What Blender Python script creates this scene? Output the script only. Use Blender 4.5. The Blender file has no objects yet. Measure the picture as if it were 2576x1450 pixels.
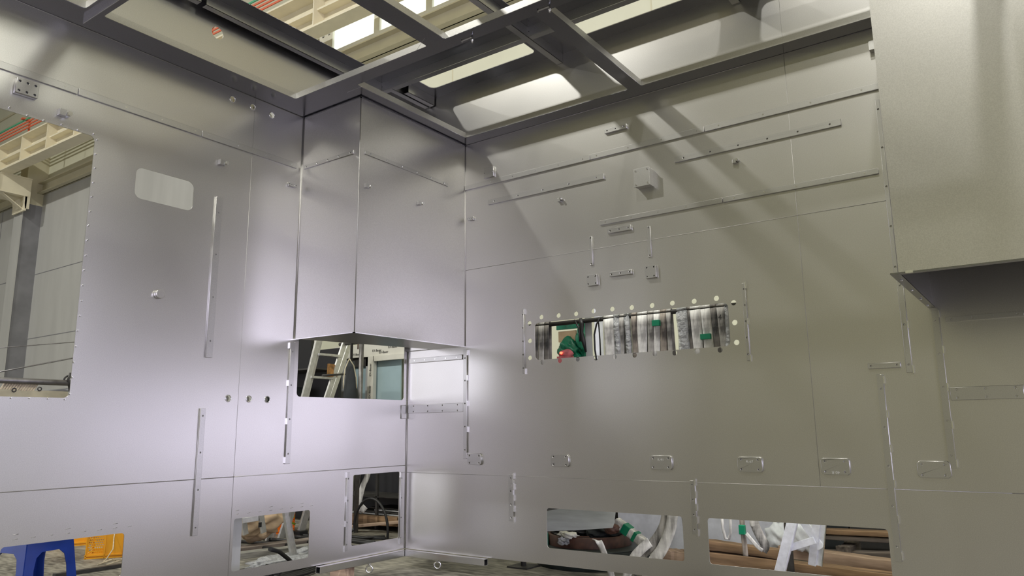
import bpy, bmesh, math, random
from mathutils import Vector, Matrix
random.seed(7)
PI = math.pi
SC = bpy.context.scene
COL = SC.collection

# ------------------------------------------------------------------ camera
cam_data = bpy.data.cameras.new('camera')
cam_data.sensor_width = 36.0
cam_data.lens = 26.0145
cam_data.clip_end = 200
cam = bpy.data.objects.new('camera', cam_data)
COL.objects.link(cam)
cam.matrix_world = Matrix(((0.8147369, 0.1162101, 0.5680660, 4.594852),
                           (0.5797358, -0.1455335, -0.8017022, -4.858312),
                           (-0.0104932, 0.9825046, -0.1859427, 1.0),
                           (0, 0, 0, 1)))
SC.camera = cam

# ------------------------------------------------------------------ exposure, world
SC.view_settings.view_transform = 'Standard'
SC.view_settings.look = 'None'
SC.view_settings.gamma = 1
SC.view_settings.use_curve_mapping = False
SC.view_settings.exposure = 0.0
SC.cycles.max_bounces = 8
SC.cycles.sample_clamp_indirect = 8
w = bpy.data.worlds.new('world'); SC.world = w; w.use_nodes = True
w.node_tree.nodes['Background'].inputs[0].default_value = (0.75, 0.8, 1.0, 1)
w.node_tree.nodes['Background'].inputs[1].default_value = 1.0

# ------------------------------------------------------------------ large lights
def area(name, loc, target, sx, sy, power, col, disk=False, spread=180):
    l = bpy.data.lights.new(name, 'AREA')
    l.shape = 'DISK' if disk else 'RECTANGLE'
    l.size = sx
    if not disk: l.size_y = sy
    l.energy = power; l.color = col; l.spread = math.radians(spread)
    o = bpy.data.objects.new(name, l); COL.objects.link(o)
    o.location = loc
    d = Vector(target) - Vector(loc)
    o.rotation_euler = d.to_track_quat('-Z', 'Y').to_euler()
    return o
# high bay lamps of the hall (their housings are built further down)
HIGHBAY = [(-3.7, -6.8, 10.7), (4.1, -6.8, 10.7), (-11.5, -6.8, 10.7), (11.9, -6.8, 10.7), (5.2, -11.4, 10.7)]
for hb in HIGHBAY:
    area('high_bay_light', hb, (hb[0], hb[1], 0), 0.45, 0.45, 690 if hb[1] > -10 else 250, (1.0, 0.985, 0.92), True)
# daylight at unseen hall doors, placed and tuned to brighten the steel walls
area('door_daylight', (13.6, -8.6, 2.25), (0, -1.0, 1.2), 7.4, 4.5, 650, (0.80, 0.755, 1.0))
area('door_daylight', (13.6, -1.6, 1.8), (0, -2.6, 0.6), 4.6, 3.6, 60, (0.76, 0.74, 1.0))  # second side doorway, added to lift the dim lower left wall
area('door_daylight', (-10.5, -13.6, 2.4), (1.0, 0, 1.0), 7.0, 4.6, 210, (0.92, 0.88, 0.95))

# three unseen fill lights added outside the enclosure to brighten the clutter
for loc, ln, pw, rot in (((1.9, .10, 2.84), 1.15, 10, (.25, 0, 0)), ((3.0, .10, 1.04), 1.15, 6, (.7, 0, 0)), ((-.12, -.9, 2.24), 1.15, 14, (.9, 0, PI/2))):
    o_ = area('fill_light', loc, (0, 0, 0), ln, .05, pw, (1.0, 1.0, 0.96)); o_.rotation_euler = rot
# daylight window high in the right end wall of the hall
area('high_window_daylight', (14.2, -.8, 8.7), (0, -2.0, 3.3), 1.3, .9, 135, (1.0, 1.0, 0.88))

# ------------------------------------------------------------------ materials
def new_mat(name):
    m = bpy.data.materials.new(name); m.use_nodes = True
    nt = m.node_tree
    return m, nt, nt.nodes['Principled BSDF']
def N(nt, t, **kw):
    n = nt.nodes.new(t)
    for k, v in kw.items(): setattr(n, k, v)
    return n
def ramp(nt, fac, c0, c1, p0=0.3, p1=0.7):
    r = N(nt, 'ShaderNodeValToRGB')
    r.color_ramp.elements[0].position = p0; r.color_ramp.elements[0].color = (*c0, 1)
    r.color_ramp.elements[1].position = p1; r.color_ramp.elements[1].color = (*c1, 1)
    nt.links.new(fac, r.inputs[0]); return r.outputs[0]
def noise(nt, scale, detail=3, stretch=(1, 1, 1), rot=(0, 0, 0)):
    tc = N(nt, 'ShaderNodeTexCoord'); mp = N(nt, 'ShaderNodeMapping')
    mp.inputs['Scale'].default_value = stretch; mp.inputs['Rotation'].default_value = rot
    nz = N(nt, 'ShaderNodeTexNoise'); nz.inputs['Scale'].default_value = scale; nz.inputs['Detail'].default_value = detail
    nt.links.new(tc.outputs['Object'], mp.inputs[0]); nt.links.new(mp.outputs[0], nz.inputs[0])
    return nz.outputs['Fac']
def simple(name, col, rough=0.6, metal=0.0, vary=0.0, scale=8, spec=0.5, bump=0.0, stretch=(1, 1, 1), detail=4):
    m, nt, p = new_mat(name)
    p.inputs['Base Color'].default_value = (*col, 1)
    p.inputs['Roughness'].default_value = rough
    p.inputs['Metallic'].default_value = metal
    p.inputs['Specular IOR Level'].default_value = spec
    if vary or bump:
        f = noise(nt, scale, detail, stretch)
        if vary:
            c0 = tuple(max(0, c * (1 - vary)) for c in col); c1 = tuple(min(1, c * (1 + vary)) for c in col)
            nt.links.new(ramp(nt, f, c0, c1), p.inputs['Base Color'])
        if bump:
            b = N(nt, 'ShaderNodeBump'); b.inputs['Strength'].default_value = bump; b.inputs['Distance'].default_value = 0.02
            nt.links.new(f, b.inputs['Height']); nt.links.new(b.outputs[0], p.inputs['Normal'])
    return m
def steel_mat(name, col, rough, grain=True):
    m, nt, p = new_mat(name)
    p.inputs['Metallic'].default_value = 1.0
    f = noise(nt, 260, 2)
    c0 = tuple(c * 0.93 for c in col); c1 = tuple(min(1, c * 1.06) for c in col)
    nt.links.new(ramp(nt, f, c0, c1, 0.35, 0.65), p.inputs['Base Color'])
    f2 = noise(nt, 1.3, 3)
    mr = N(nt, 'ShaderNodeMapRange'); mr.inputs[3].default_value = rough - 0.03; mr.inputs[4].default_value = rough + 0.03
    nt.links.new(f2, mr.inputs[0]); nt.links.new(mr.outputs[0], p.inputs['Roughness'])
    return m
M = {}
M['steel'] = steel_mat('stainless_sheet', (0.60, 0.59, 0.57), 0.31)
M['frame'] = steel_mat('stainless_frame_shaded', (0.24, 0.24, 0.26), 0.20)  # same steel as the sheet; base colour darkened to hold the underside shade
M['bright'] = simple('bright_steel', (0.78, 0.78, 0.78), 0.22, 1.0)
M['rib'] = steel_mat('stainless_rib', (0.52, 0.52, 0.51), 0.30)
M['bracket'] = steel_mat('stainless_bracket', (0.53, 0.525, 0.51), 0.33)
M['weld'] = simple('weld_bead', (0.48, 0.47, 0.45), 0.5, 1.0)
M['khaki'] = simple('khaki_paint', (0.62, 0.58, 0.42), 0.55, vary=0.05, scale=3)
M['cream'] = simple('cream_paint', (0.80, 0.74, 0.56), 0.5, vary=0.06, scale=4)
M['panel'] = simple('pale_panel', (0.66, 0.66, 0.52), 0.5, vary=0.03, scale=2)
M['farwall'] = simple('far_wall_paint', (0.26, 0.255, 0.165), 0.7, vary=0.1, scale=1)
M['greywall'] = simple('grey_cladding', (0.45, 0.45, 0.43), 0.5, vary=0.06, scale=1.2, stretch=(3, 3, 0.5))
M['greypaint'] = simple('grey_column', (0.20, 0.20, 0.215), 0.5, vary=0.15, scale=3)
M['lightgrey'] = simple('light_grey_paint', (0.42, 0.43, 0.43), 0.5, vary=0.08, scale=3)
M['orange'] = simple('orange_red_plastic', (0.72, 0.16, 0.08), 0.4)
M['green'] = simple('green_plastic', (0.08, 0.40, 0.22), 0.4)
M['black'] = simple('black_rubber', (0.012, 0.012, 0.013), 0.5)
M['dark'] = simple('dark_iron', (0.04, 0.038, 0.036), 0.55, vary=0.3, scale=12)
M['pipe'] = simple('grey_pipe', (0.16, 0.155, 0.15), 0.4, 0.6, vary=0.2, scale=20)
M['alu'] = simple('aluminium_ladder', (0.62, 0.62, 0.60), 0.38, 0.75, vary=0.12, scale=25, bump=0.05)
M['whitealu'] = simple('pale_aluminium', (0.80, 0.82, 0.90), 0.4, 0.25, vary=0.10, scale=30)
M['blue'] = simple('blue_plastic', (0.012, 0.045, 0.28), 0.35, vary=0.15, scale=6)
M['yellow'] = simple('yellow_plastic', (0.78, 0.36, 0.015), 0.4, vary=0.06, scale=9)
M['orangecrate'] = simple('orange_plastic', (0.80, 0.20, 0.012), 0.4, vary=0.06, scale=9)
M['canvas'] = simple('canvas', (0.50, 0.46, 0.33), 0.9, vary=0.2, scale=7)
M['beigecloth'] = simple('beige_cloth', (0.46, 0.34, 0.22), 0.85, vary=0.15, scale=9)
M['darkcloth'] = simple('dark_cloth', (0.018, 0.022, 0.024), 0.8, vary=0.3, scale=10)
M['greentape'] = simple('green_tape', (0.0, 0.22, 0.11), 0.45)
M['greentarp'] = simple('green_tarpaulin', (0.0, 0.14, 0.075), 0.4, vary=0.35, scale=12, bump=0.6)
M['rope'] = simple('rope', (0.60, 0.52, 0.38), 0.9, vary=0.2, scale=60)
M['rust'] = simple('rusty_steel', (0.075, 0.032, 0.022), 0.6, vary=0.5, scale=14)
M['tyre'] = simple('drum_dark', (0.025, 0.035, 0.035), 0.5, vary=0.5, scale=10)
M['whiteplate'] = simple('brushed_plate', (0.66, 0.70, 0.71), 0.35, 0.35, vary=0.13, scale=3.2, stretch=(1, 5, 9), detail=5)
M['bluewhite'] = simple('pale_blue_sheet', (0.74, 0.76, 0.86), 0.6, vary=0.12, scale=9)
M['amber'] = simple('rusty_clamp', (0.38, 0.20, 0.07), 0.5, 0.4, vary=0.5, scale=18)
M['film'] = simple('protective_film', (0.66, 0.65, 0.58), 0.5, vary=0.06, scale=6)
M['ink'] = simple('dark_ink', (0.03, 0.03, 0.03), 0.6)
M['engrave'] = simple('engraving', (0.66, 0.66, 0.64), 0.5, 0.8)
M['tealglass'] = simple('teal_glass', (0.36, 0.48, 0.52), 0.15, 0.0, vary=0.12, scale=2, spec=0.8)
M['pinkpaint'] = simple('faded_red_cloth', (0.40, 0.10, 0.12), 0.7, vary=0.4, scale=20)
M['polybag'] = simple('white_plastic_bag', (0.82, 0.86, 0.90), 0.35, vary=0.12, scale=10, bump=0.4)
M['leafgreen'] = simple('yellow_green', (0.35, 0.50, 0.03), 0.5)

def wood_mat(name, a, b, scale=3.0):
    m, nt, p = new_mat(name)
    f = noise(nt, scale, 6, (0.7, 7, 7)); f2 = noise(nt, 2.2, 3)
    mix = N(nt, 'ShaderNodeMath', operation='MULTIPLY_ADD'); mix.inputs[1].default_value = 0.65
    nt.links.new(f, mix.inputs[0])
    m2 = N(nt, 'ShaderNodeMath', operation='MULTIPLY'); m2.inputs[1].default_value = 0.35
    nt.links.new(f2, m2.inputs[0]); nt.links.new(m2.outputs[0], mix.inputs[2])
    nt.links.new(ramp(nt, mix.outputs[0], a, b, 0.36, 0.62), p.inputs['Base Color'])
    p.inputs['Roughness'].default_value = 0.85
    bm_ = N(nt, 'ShaderNodeBump'); bm_.inputs['Strength'].default_value = 0.5; bm_.inputs['Distance'].default_value = 0.01
    nt.links.new(f, bm_.inputs['Height']); nt.links.new(bm_.outputs[0], p.inputs['Normal'])
    return m
M['wood'] = wood_mat('weathered_timber', (0.09, 0.055, 0.03), (0.42, 0.27, 0.15))
M['palewood'] = wood_mat('pale_timber', (0.24, 0.16, 0.11), (0.62, 0.46, 0.34))
M['greywood'] = wood_mat('grey_timber', (0.06, 0.05, 0.045), (0.30, 0.25, 0.21))
M['oldwood'] = wood_mat('grey_board', (0.10, 0.10, 0.09), (0.34, 0.33, 0.29), 5)

def sling_mat(name, base, dark):
    m, nt, p = new_mat(name)
    f = noise(nt, 26, 5, (1, 1, 0.22)); f2 = noise(nt, 9, 3, (0.6, 0.6, 1.6))
    a = N(nt, 'ShaderNodeMath', operation='MULTIPLY_ADD'); a.inputs[1].default_value = 0.35
    nt.links.new(f2, a.inputs[0]); m2 = N(nt, 'ShaderNodeMath', operation='MULTIPLY'); m2.inputs[1].default_value = 0.65
    nt.links.new(f, m2.inputs[0]); nt.links.new(m2.outputs[0], a.inputs[2])
    nt.links.new(ramp(nt, a.outputs[0], dark, base, 0.38, 0.60), p.inputs['Base Color'])
    p.inputs['Roughness'].default_value = 0.8
    return m
M['sling_grey'] = sling_mat('grey_webbing', (0.52, 0.50, 0.47), (0.10, 0.095, 0.09))
M['sling_dark'] = sling_mat('dark_webbing', (0.24, 0.22, 0.20), (0.03, 0.03, 0.03))
M['sling_white'] = sling_mat('white_webbing', (0.90, 0.89, 0.86), (0.34, 0.33, 0.32))
M['sling_brown'] = sling_mat('brown_webbing', (0.38, 0.33, 0.28), (0.07, 0.06, 0.055))
def film_mat():
    m, nt, p = new_mat('crumpled_film')
    p.inputs['Base Color'].default_value = (0.62, 0.64, 0.66, 1); p.inputs['Roughness'].default_value = 0.18
    p.inputs['Alpha'].default_value = 0.55
    f = noise(nt, 22, 4)
    b = N(nt, 'ShaderNodeBump'); b.inputs['Strength'].default_value = 1.0; b.inputs['Distance'].default_value = 0.05
    nt.links.new(f, b.inputs['Height']); nt.links.new(b.outputs[0], p.inputs['Normal'])
    return m
M['polyfilm'] = film_mat()
def floor_mat():
    m, nt, p = new_mat('stained_concrete')
    f = noise(nt, 1.1, 8, (1, 1.8, 1), (0, 0, 0.5)); f2 = noise(nt, 9, 6, (1, 3, 1), (0, 0, 0.5))
    a = N(nt, 'ShaderNodeMath', operation='MULTIPLY_ADD'); a.inputs[1].default_value = 0.45
    nt.links.new(f2, a.inputs[0]); m2 = N(nt, 'ShaderNodeMath', operation='MULTIPLY'); m2.inputs[1].default_value = 0.55
    nt.links.new(f, m2.inputs[0]); nt.links.new(m2.outputs[0], a.inputs[2])
    r = N(nt, 'ShaderNodeValToRGB'); e = r.color_ramp.elements
    e[0].position = 0.38; e[0].color = (0.055, 0.05, 0.042, 1); e[1].position = 0.64; e[1].color = (0.36, 0.34, 0.28, 1)
    k = e.new(0.5); k.color = (0.19, 0.18, 0.15, 1)
    nt.links.new(a.outputs[0], r.inputs[0]); nt.links.new(r.outputs[0], p.inputs['Base Color'])
    p.inputs['Roughness'].default_value = 0.6
    b = N(nt, 'ShaderNodeBump'); b.inputs['Strength'].default_value = 0.25; b.inputs['Distance'].default_value = 0.01
    nt.links.new(f2, b.inputs['Height']); nt.links.new(b.outputs[0], p.inputs['Normal'])
    return m
M['floor'] = floor_mat()
def emit(name, col, s):
    m, nt, p = new_mat(name)
    p.inputs['Emission Color'].default_value = (*col, 1); p.inputs['Emission Strength'].default_value = s
    p.inputs['Base Color'].default_value = (*col, 1)
    return m
M['daywindow'] = emit('daylit_window_pane', (0.93, 1.0, 0.90), 1.0)
M['fillglow'] = emit('fill_glow', (1.0, 0.97, 0.85), 20)  # tube glow of the added fill lamps
M['redled'] = emit('red_led', (1.0, 0.10, 0.05), 4.0)

# ------------------------------------------------------------------ helpers
def tag(o, label=None, cat=None, group=None, kind=None):
    if label: o['label'] = label
    if cat: o['category'] = cat
    if group: o['group'] = group
    if kind: o['kind'] = kind
    return o
def link(name, me, mat, parent=None):
    o = bpy.data.objects.new(name, me); COL.objects.link(o)
    if mat is not None:
        me.materials.clear(); me.materials.append(M[mat] if isinstance(mat, str) else mat)
    if parent is not None: o.parent = parent
    return o
def empty(name, loc=(0, 0, 0), rz=0):
    o = bpy.data.objects.new(name, None); COL.objects.link(o)
    o.location = loc; o.rotation_euler = (0, 0, rz); o.empty_display_size = 0.05
    return o
class MB:
    """collects shapes in a bmesh; build() links them as one mesh object"""
    def __init__(s): s.bm = bmesh.new()
    def box(s, x0, y0, z0, x1, y1, z1):
        v = [s.bm.verts.new(p) for p in ((x0,y0,z0),(x1,y0,z0),(x1,y1,z0),(x0,y1,z0),(x0,y0,z1),(x1,y0,z1),(x1,y1,z1),(x0,y1,z1))]
        for f in ((3,2,1,0),(4,5,6,7),(0,1,5,4),(1,2,6,5),(2,3,7,6),(3,0,4,7)): s.bm.faces.new([v[i] for i in f])
        return s
    def obox(s, c, ax, ay, az):
        """box from centre and three half-axis vectors"""
        c, ax, ay, az = map(Vector, (c, ax, ay, az))
        v = [s.bm.verts.new(c + ax*i + ay*j + az*k) for k in (-1, 1) for (i, j) in ((-1,-1),(1,-1),(1,1),(-1,1))]
        for f in ((3,2,1,0),(4,5,6,7),(0,1,5,4),(1,2,6,5),(2,3,7,6),(3,0,4,7)): s.bm.faces.new([v[i] for i in f])
        return s
    def bar(s, a, b, w, h, up=(0, 0, 1)):
        """rectangular bar from a to b, width w across, height h along up"""
        a, b, up = Vector(a), Vector(b), Vector(up)
        d = (b - a); L = d.length; d.normalize()
        sd = d.cross(up).normalized(); u = sd.cross(d).normalized()
        return s.obox((a + b) / 2, d * L / 2, sd * w / 2, u * h / 2)
    def tube(s, pts, r, n=8, caps=True, flat=None):
        pts = [Vector(p) for p in pts]; rings = []
        rr = r if isinstance(r, (list, tuple)) else [r] * len(pts)
        prev = None
        for i, p in enumerate(pts):
            t = (pts[min(i+1, len(pts)-1)] - pts[max(i-1, 0)]).normalized()
            if prev is None:
                ref = Vector((0, 0, 1)) if abs(t.z) < 0.9 else Vector((1, 0, 0))
                u = t.cross(ref).normalized()
            else:
                u = (prev - t * prev.dot(t)).normalized()
            prev = u; v = t.cross(u)
            rings.append([s.bm.verts.new(p + (u * math.cos(2*PI*k/n) + v * math.sin(2*PI*k/n)) * rr[i]) for k in range(n)])
        for a, b in zip(rings, rings[1:]):
            for k in range(n):
                f = s.bm.faces.new((a[k], a[(k+1) % n], b[(k+1) % n], b[k])); f.smooth = True
        if caps:
            s.bm.faces.new(rings[0][::-1]); s.bm.faces.new(rings[-1])
        return s
    def ring(s, c, R, r, axis='y', n=24, m=8):
        pts = []
        for i in range(n):
            a = 2*PI*i/n; pts.append(a)
        rings = []
        c = Vector(c)
        for a in pts:
            e = Vector((math.cos(a), 0, math.sin(a))) if axis == 'y' else (Vector((0, math.cos(a), math.sin(a))) if axis == 'x' else Vector((math.cos(a), math.sin(a), 0)))
            nrm = Vector((0,1,0)) if axis == 'y' else (Vector((1,0,0)) if axis == 'x' else Vector((0,0,1)))
            rings.append([s.bm.verts.new(c + e*(R + r*math.cos(2*PI*k/m)) + nrm*(r*math.sin(2*PI*k/m))) for k in range(m)])
        for i in range(n):
            a, b = rings[i], rings[(i+1) % n]
            for k in range(m):
                f = s.bm.faces.new((a[k], a[(k+1) % m], b[(k+1) % m], b[k])); f.smooth = True
        return s
    def cyl(s, a, b, r, n=16, r2=None):
        return s.tube([a, b], [r, r if r2 is None else r2], n)
    def ribbon(s, pts, width, th, side):
        """flat strap along pts; side = unit vector(s) across its width"""
        pts = [Vector(p) for p in pts]; R = []
        for i, p in enumerate(pts):
            t = (pts[min(i+1, len(pts)-1)] - pts[max(i-1, 0)]).normalized()
            sd = Vector(side[i] if isinstance(side, list) else side); sd = (sd - t * sd.dot(t)).normalized()
            nn = t.cross(sd); wd = width[i] if isinstance(width, list) else width
            R.append([s.bm.verts.new(p + sd*a*wd/2 + nn*b*th/2) for a, b in ((-1,-1),(-0.5,-1.3),(0.5,-1.3),(1,-1),(1,1),(0.5,1.3),(-0.5,1.3),(-1,1))])
        for a, b in zip(R, R[1:]):
            for k in range(8):
                f = s.bm.faces.new((a[k], a[(k+1) % 8], b[(k+1) % 8], b[k])); f.smooth = True
        s.bm.faces.new(R[0][::-1]); s.bm.faces.new(R[-1])
        return s
    def prism(s, poly, a, b, plane='xz'):
        """polygon in a plane extruded between coordinate a and b of the third axis"""
        def P3(u, v, t): return {'xz': (u, t, v), 'yz': (t, u, v), 'xy': (u, v, t)}[plane]
        A = [s.bm.verts.new(P3(u, v, a)) for u, v in poly]; B = [s.bm.verts.new(P3(u, v, b)) for u, v in poly]
        s.bm.faces.new(A[::-1]); s.bm.faces.new(B)
        for i in range(len(poly)):
            j = (i + 1) % len(poly); s.bm.faces.new((A[i], A[j], B[j], B[i]))
        return s
    def build(s, name, mat, parent=None, bevel=0, origin=None):
        bmesh.ops.recalc_face_normals(s.bm, faces=s.bm.faces)
        me = bpy.data.meshes.new(name); s.bm.to_mesh(me); s.bm.free()
        if origin is not None: me.transform(Matrix.Translation(-Vector(origin)))
        o = link(name, me, mat, parent)
        if origin is not None: o.location = origin
        if bevel:
            md = o.modifiers.new('bevel', 'BEVEL'); md.width = bevel; md.segments = 2; md.limit_method = 'ANGLE'
        return o
def rrect(x0, y0, x1, y1, r=0.0, n=6, cut=False):
    if r <= 0: return [(x0, y0), (x1, y0), (x1, y1), (x0, y1)]
    out = []
    for cx, cy, a0 in ((x1-r, y0+r, -90), (x1-r, y1-r, 0), (x0+r, y1-r, 90), (x0+r, y0+r, 180)):
        k = 1 if cut else n
        for i in range(k + 1):
            a = math.radians(a0 + 90*i/k); out.append((cx + r*math.cos(a), cy + r*math.sin(a)))
    return out
def circ(x, y, r, n=20): return [(x + r*math.cos(2*PI*i/n), y + r*math.sin(2*PI*i/n)) for i in range(n)]
def plate(name, outer, holes, plane, off, th, mat, parent=None):
    """sheet with holes: outline and holes in the plane ('yz','xz','xy'), occupying off..off+th on the third axis"""
    cu = bpy.data.curves.new('tmp', 'CURVE'); cu.dimensions = '2D'; cu.fill_mode = 'BOTH'
    cu.extrude = abs(th) / 2
    for poly in [outer] + list(holes):
        sp = cu.splines.new('POLY'); sp.points.add(len(poly) - 1)
        for p, (u, v) in zip(sp.points, poly): p.co = (u, v, 0, 1)
        sp.use_cyclic_u = True
    tmp = bpy.data.objects.new('tmp', cu); COL.objects.link(tmp)
    dg = bpy.context.evaluated_depsgraph_get()
    me = bpy.data.meshes.new_from_object(tmp.evaluated_get(dg))
    bpy.data.objects.remove(tmp); bpy.data.curves.remove(cu)
    c = off + th / 2
    for v in me.vertices:
        u, q, t = v.co
        v.co = {'xz': (u, t + c, q), 'yz': (t + c, u, q), 'xy': (u, q, t + c)}[plane]
    bm = bmesh.new(); bm.from_mesh(me); bmesh.ops.remove_doubles(bm, verts=bm.verts, dist=1e-5)
    bmesh.ops.recalc_face_normals(bm, faces=bm.faces); bm.to_mesh(me); bm.free(); me.name = name
    return link(name, me, mat, parent)
def text_mesh(name, body, size, mat, parent, M4, depth=0.0006):
    cu = bpy.data.curves.new('txt', 'FONT'); cu.body = body; cu.size = size; cu.extrude = depth
    cu.align_x = 'CENTER'; cu.align_y = 'CENTER'
    tmp = bpy.data.objects.new('txt', cu); COL.objects.link(tmp)
    me = bpy.data.meshes.new_from_object(tmp.evaluated_get(bpy.context.evaluated_depsgraph_get()))
    bpy.data.objects.remove(tmp); bpy.data.curves.remove(cu)
    me.transform(M4); me.name = name
    return link(name, me, mat, parent)
def axes(loc, right, up):
    r, u = Vector(right).normalized(), Vector(up).normalized(); n = r.cross(u)
    return Matrix(((r.x, u.x, n.x, loc[0]), (r.y, u.y, n.y, loc[1]), (r.z, u.z, n.z, loc[2]), (0, 0, 0, 1)))

# ================================================================== THE STEEL ENCLOSURE
H = 3.474          # underside of the ceiling frame
HR = 4.035         # underside of the roof frame
FZ = -0.14         # hall floor
T = 0.005
GROW = []
# wall A: plane x = 0
wa_holes = [
    rrect(-3.62, 1.197, -2.818, 2.80, 0.035),                       # large window cut-out
    rrect(-2.548, 2.478, -2.145, 2.685, 0.045),                     # small window cut-out
    rrect(-1.203, 1.25, -0.042, 1.79, 0.03),                        # opening under the corner duct
    rrect(-3.085, 0.157, -2.428, 0.405, 0.02),
    rrect(-1.682, 0.068, -1.032, 0.41, 0.02),
    rrect(-0.608, 0.095, -0.079, 0.641, 0.015),
    circ(-2.049, 3.853, 0.047)]
for y in (-1.783, -1.617, -1.463): wa_holes.append(circ(y, 1.222, 0.026))
for p in ((-1.895, 3.393), (-1.722, 3.394), (-1.551, 3.39)): wa_holes.append(circ(p[0], p[1], 0.024))
wall_left = plate('wall_left', rrect(-6.4, 0, 0, HR + T), wa_holes, 'yz', -T, T, 'steel')
tag(wall_left, 'left sheet steel wall of the enclosure with cut-outs', kind='structure')
# wall B: plane y = 0
wb_holes = [
    rrect(1.369, 1.523, 2.935, 1.817, 0.035),
    rrect(1.450, 0.118, 2.530, 0.405, 0.02),
    rrect(2.704, 0.118, 3.778, 0.406, 0.02)]
dots = [(1333,858),(1333,901),(1364,912),(1408,908),(1453,904),(1499,901),(1546,898),(1596,894),(1647,891),(1697,888),(1754,884),(1811,881),(1853,862),(1848,812),(1845,762),
        (1802,751),(1746,758),(1691,763),(1640,769),(1589,774),(1540,778),(1493,783),(1449,790),(1405,794),(1362,798),(1332,814)]
DOTW = [(1.321, 1.679),(1.319, 1.544),(1.434, 1.502),(1.595, 1.505),(1.754, 1.507),(1.911, 1.506),(2.067, 1.505),(2.228, 1.507),(2.386, 1.505),(2.535, 1.503),(2.701, 1.503),(2.86, 1.501),(2.976, 1.543),(2.972, 1.677),(2.973, 1.811),
        (2.857, 1.854),(2.698, 1.851),(2.537, 1.855),(2.382, 1.854),(2.221, 1.856),(2.062, 1.86),(1.904, 1.861),(1.751, 1.855),(1.593, 1.857),(1.434, 1.86),(1.32, 1.82)]
for p in DOTW: wb_holes.append(circ(p[0], p[1], 0.0185, 16))
wall_back = plate('wall_back', rrect(0, 0, 6.6, HR + T), wb_holes, 'xz', 0, T, 'steel')
tag(wall_back, 'rear sheet steel wall of the enclosure with cut-outs', kind='structure')

def seam(pts, parent, r=0.0028):
    return MB().tube(pts, r, 6).build('weld_seam', 'weld', parent)
zs = 0.63; zu = 2.338
seam([(0.0015, -5.9, 0.69), (0.0015, -1.70, 0.69)], wall_left); seam([(0.0015, -1.70, 0.69), (0.0015, -0.01, 0.69)], wall_left)
seam([(0.0, -1.704, 0.01), (0.0, -1.704, 3.47)], wall_left, 0.0013)
seam([(0.003, -0.003, 0), (0.003, -0.003, 1.68)], wall_back, 0.005)
seam([(0.0, -0.001, zs), (4.4, -0.001, zs)], wall_back, 0.0016)
seam([(0.66, -0.0005, zu), (3.99, -0.0005, zu)], wall_back, 0.002)
seam([(3.43, -0.0005, zs), (3.43, -0.0005, 4.03)], wall_back, 0.0015)
seam([(4.4, -0.0005, zs), (6.4, -0.0005, zs)], wall_back, 0.0018)

# studs round the large window cut-out of wall A
STUD = [(-3.292, 2.819),(-3.199, 2.806),(-3.112, 2.805),(-3.014, 2.814),(-2.921, 2.81),(-2.828, 2.815),(-2.804, 2.784),(-2.805, 2.69),(-2.801, 2.601),(-2.802, 2.508),(-2.803, 2.416),(-2.804, 2.323),(-2.807, 2.232),(-2.806, 2.141),(-2.804, 2.047),(-2.807, 1.956),
        (-2.805, 1.864),(-2.803, 1.771),(-2.806, 1.68),(-2.809, 1.592),(-2.811, 1.498),(-2.814, 1.404),(-2.814, 1.316),(-2.818, 1.22),(-2.843, 1.19),(-2.934, 1.192),(-3.028, 1.192),(-3.119, 1.191)]
for p in STUD:
    MB().cyl((0, p[0], p[1]), (0.012, p[0], p[1]), 0.0065, 8, 0.004).build('weld_stud', 'bright', wall_left)
# small weld marks above the low cut-outs
for y0, y1, n in ((-3.02, -2.40, 8), (-1.66, -1.02, 8)):
    for i in range(n):
        y = y0 + (y1 - y0) * i / (n - 1)
        MB().tube([(0, y - .012, .437), (0.001, y, .439), (0, y + .012, .440)], .0016, 5).build('weld_mark', 'weld', wall_left)
        if i % 3 == 0: MB().tube([(0, y - .014, .462), (0.001, y, .464), (0, y + .014, .465)], .0016, 5).build('weld_mark', 'weld', wall_left)
# socket rings in the two rows of three holes
for y, z in ((-1.783, 1.222), (-1.617, 1.222), (-1.463, 1.222), (-1.895, 3.393), (-1.722, 3.394), (-1.551, 3.39)):
    MB().ring((0.0, y, z), 0.023, 0.003, 'x', 20, 6).cyl((-0.03, y, z), (-0.028, y, z), 0.023, 16).build('pipe_socket', 'bright', wall_left)
p = (-2.338, 1.875)
tag(MB().cyl((0, p[0], p[1]), (0.03, p[0], p[1]), 0.03, 24).build('round_plug', 'steel', None, 0.003, (0, p[0], p[1])),
    'round steel plug standing out of the left wall below the small window cut-out', 'plug')

# ------------------------------------------------------------------ corner duct
duct = empty('corner_duct', (0, 0, 1.68))
tag(duct, 'tall rectangular sheet steel duct welded in the corner above the ladder opening', 'duct')
def part(o, parent):
    o.parent = parent; o.matrix_parent_inverse = parent.matrix_world.inverted()
    return o
bpy.context.view_layer.update()
def dpart(mb, name, mat='steel', bevel=0):
    o = mb.build(name, mat, None, bevel); part(o, duct); return o
DX, DY, DZ = 0.66, -1.245, 1.68
dpart(MB().box(0, DY - 0.004, DZ, DX, DY, H), 'front_panel')
dpart(MB().box(DX - 0.004, DY, DZ, DX, 0, H), 'side_panel')
o = plate('bottom_panel', [(0.0, 0.0), (0.0, -0.02), (0.30, -0.02), (0.04, DY + .02), (0.0, DY + .02), (0.0, DY), (DX - .004, DY), (DX - .004, 0)], [], 'xy', DZ, 0.004, 'steel'); part(o, duct)
bm_ = MB()
bm_.tube([(DX, DY - .003, DZ), (DX, DY - .003, H)], 0.004, 6)
dpart(bm_, 'corner_weld', 'weld')
dpart(MB().tube([(0.003, DY - .006, DZ), (0.003, DY - .006, H)], 0.006, 6), 'wall_weld', 'weld')
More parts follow.
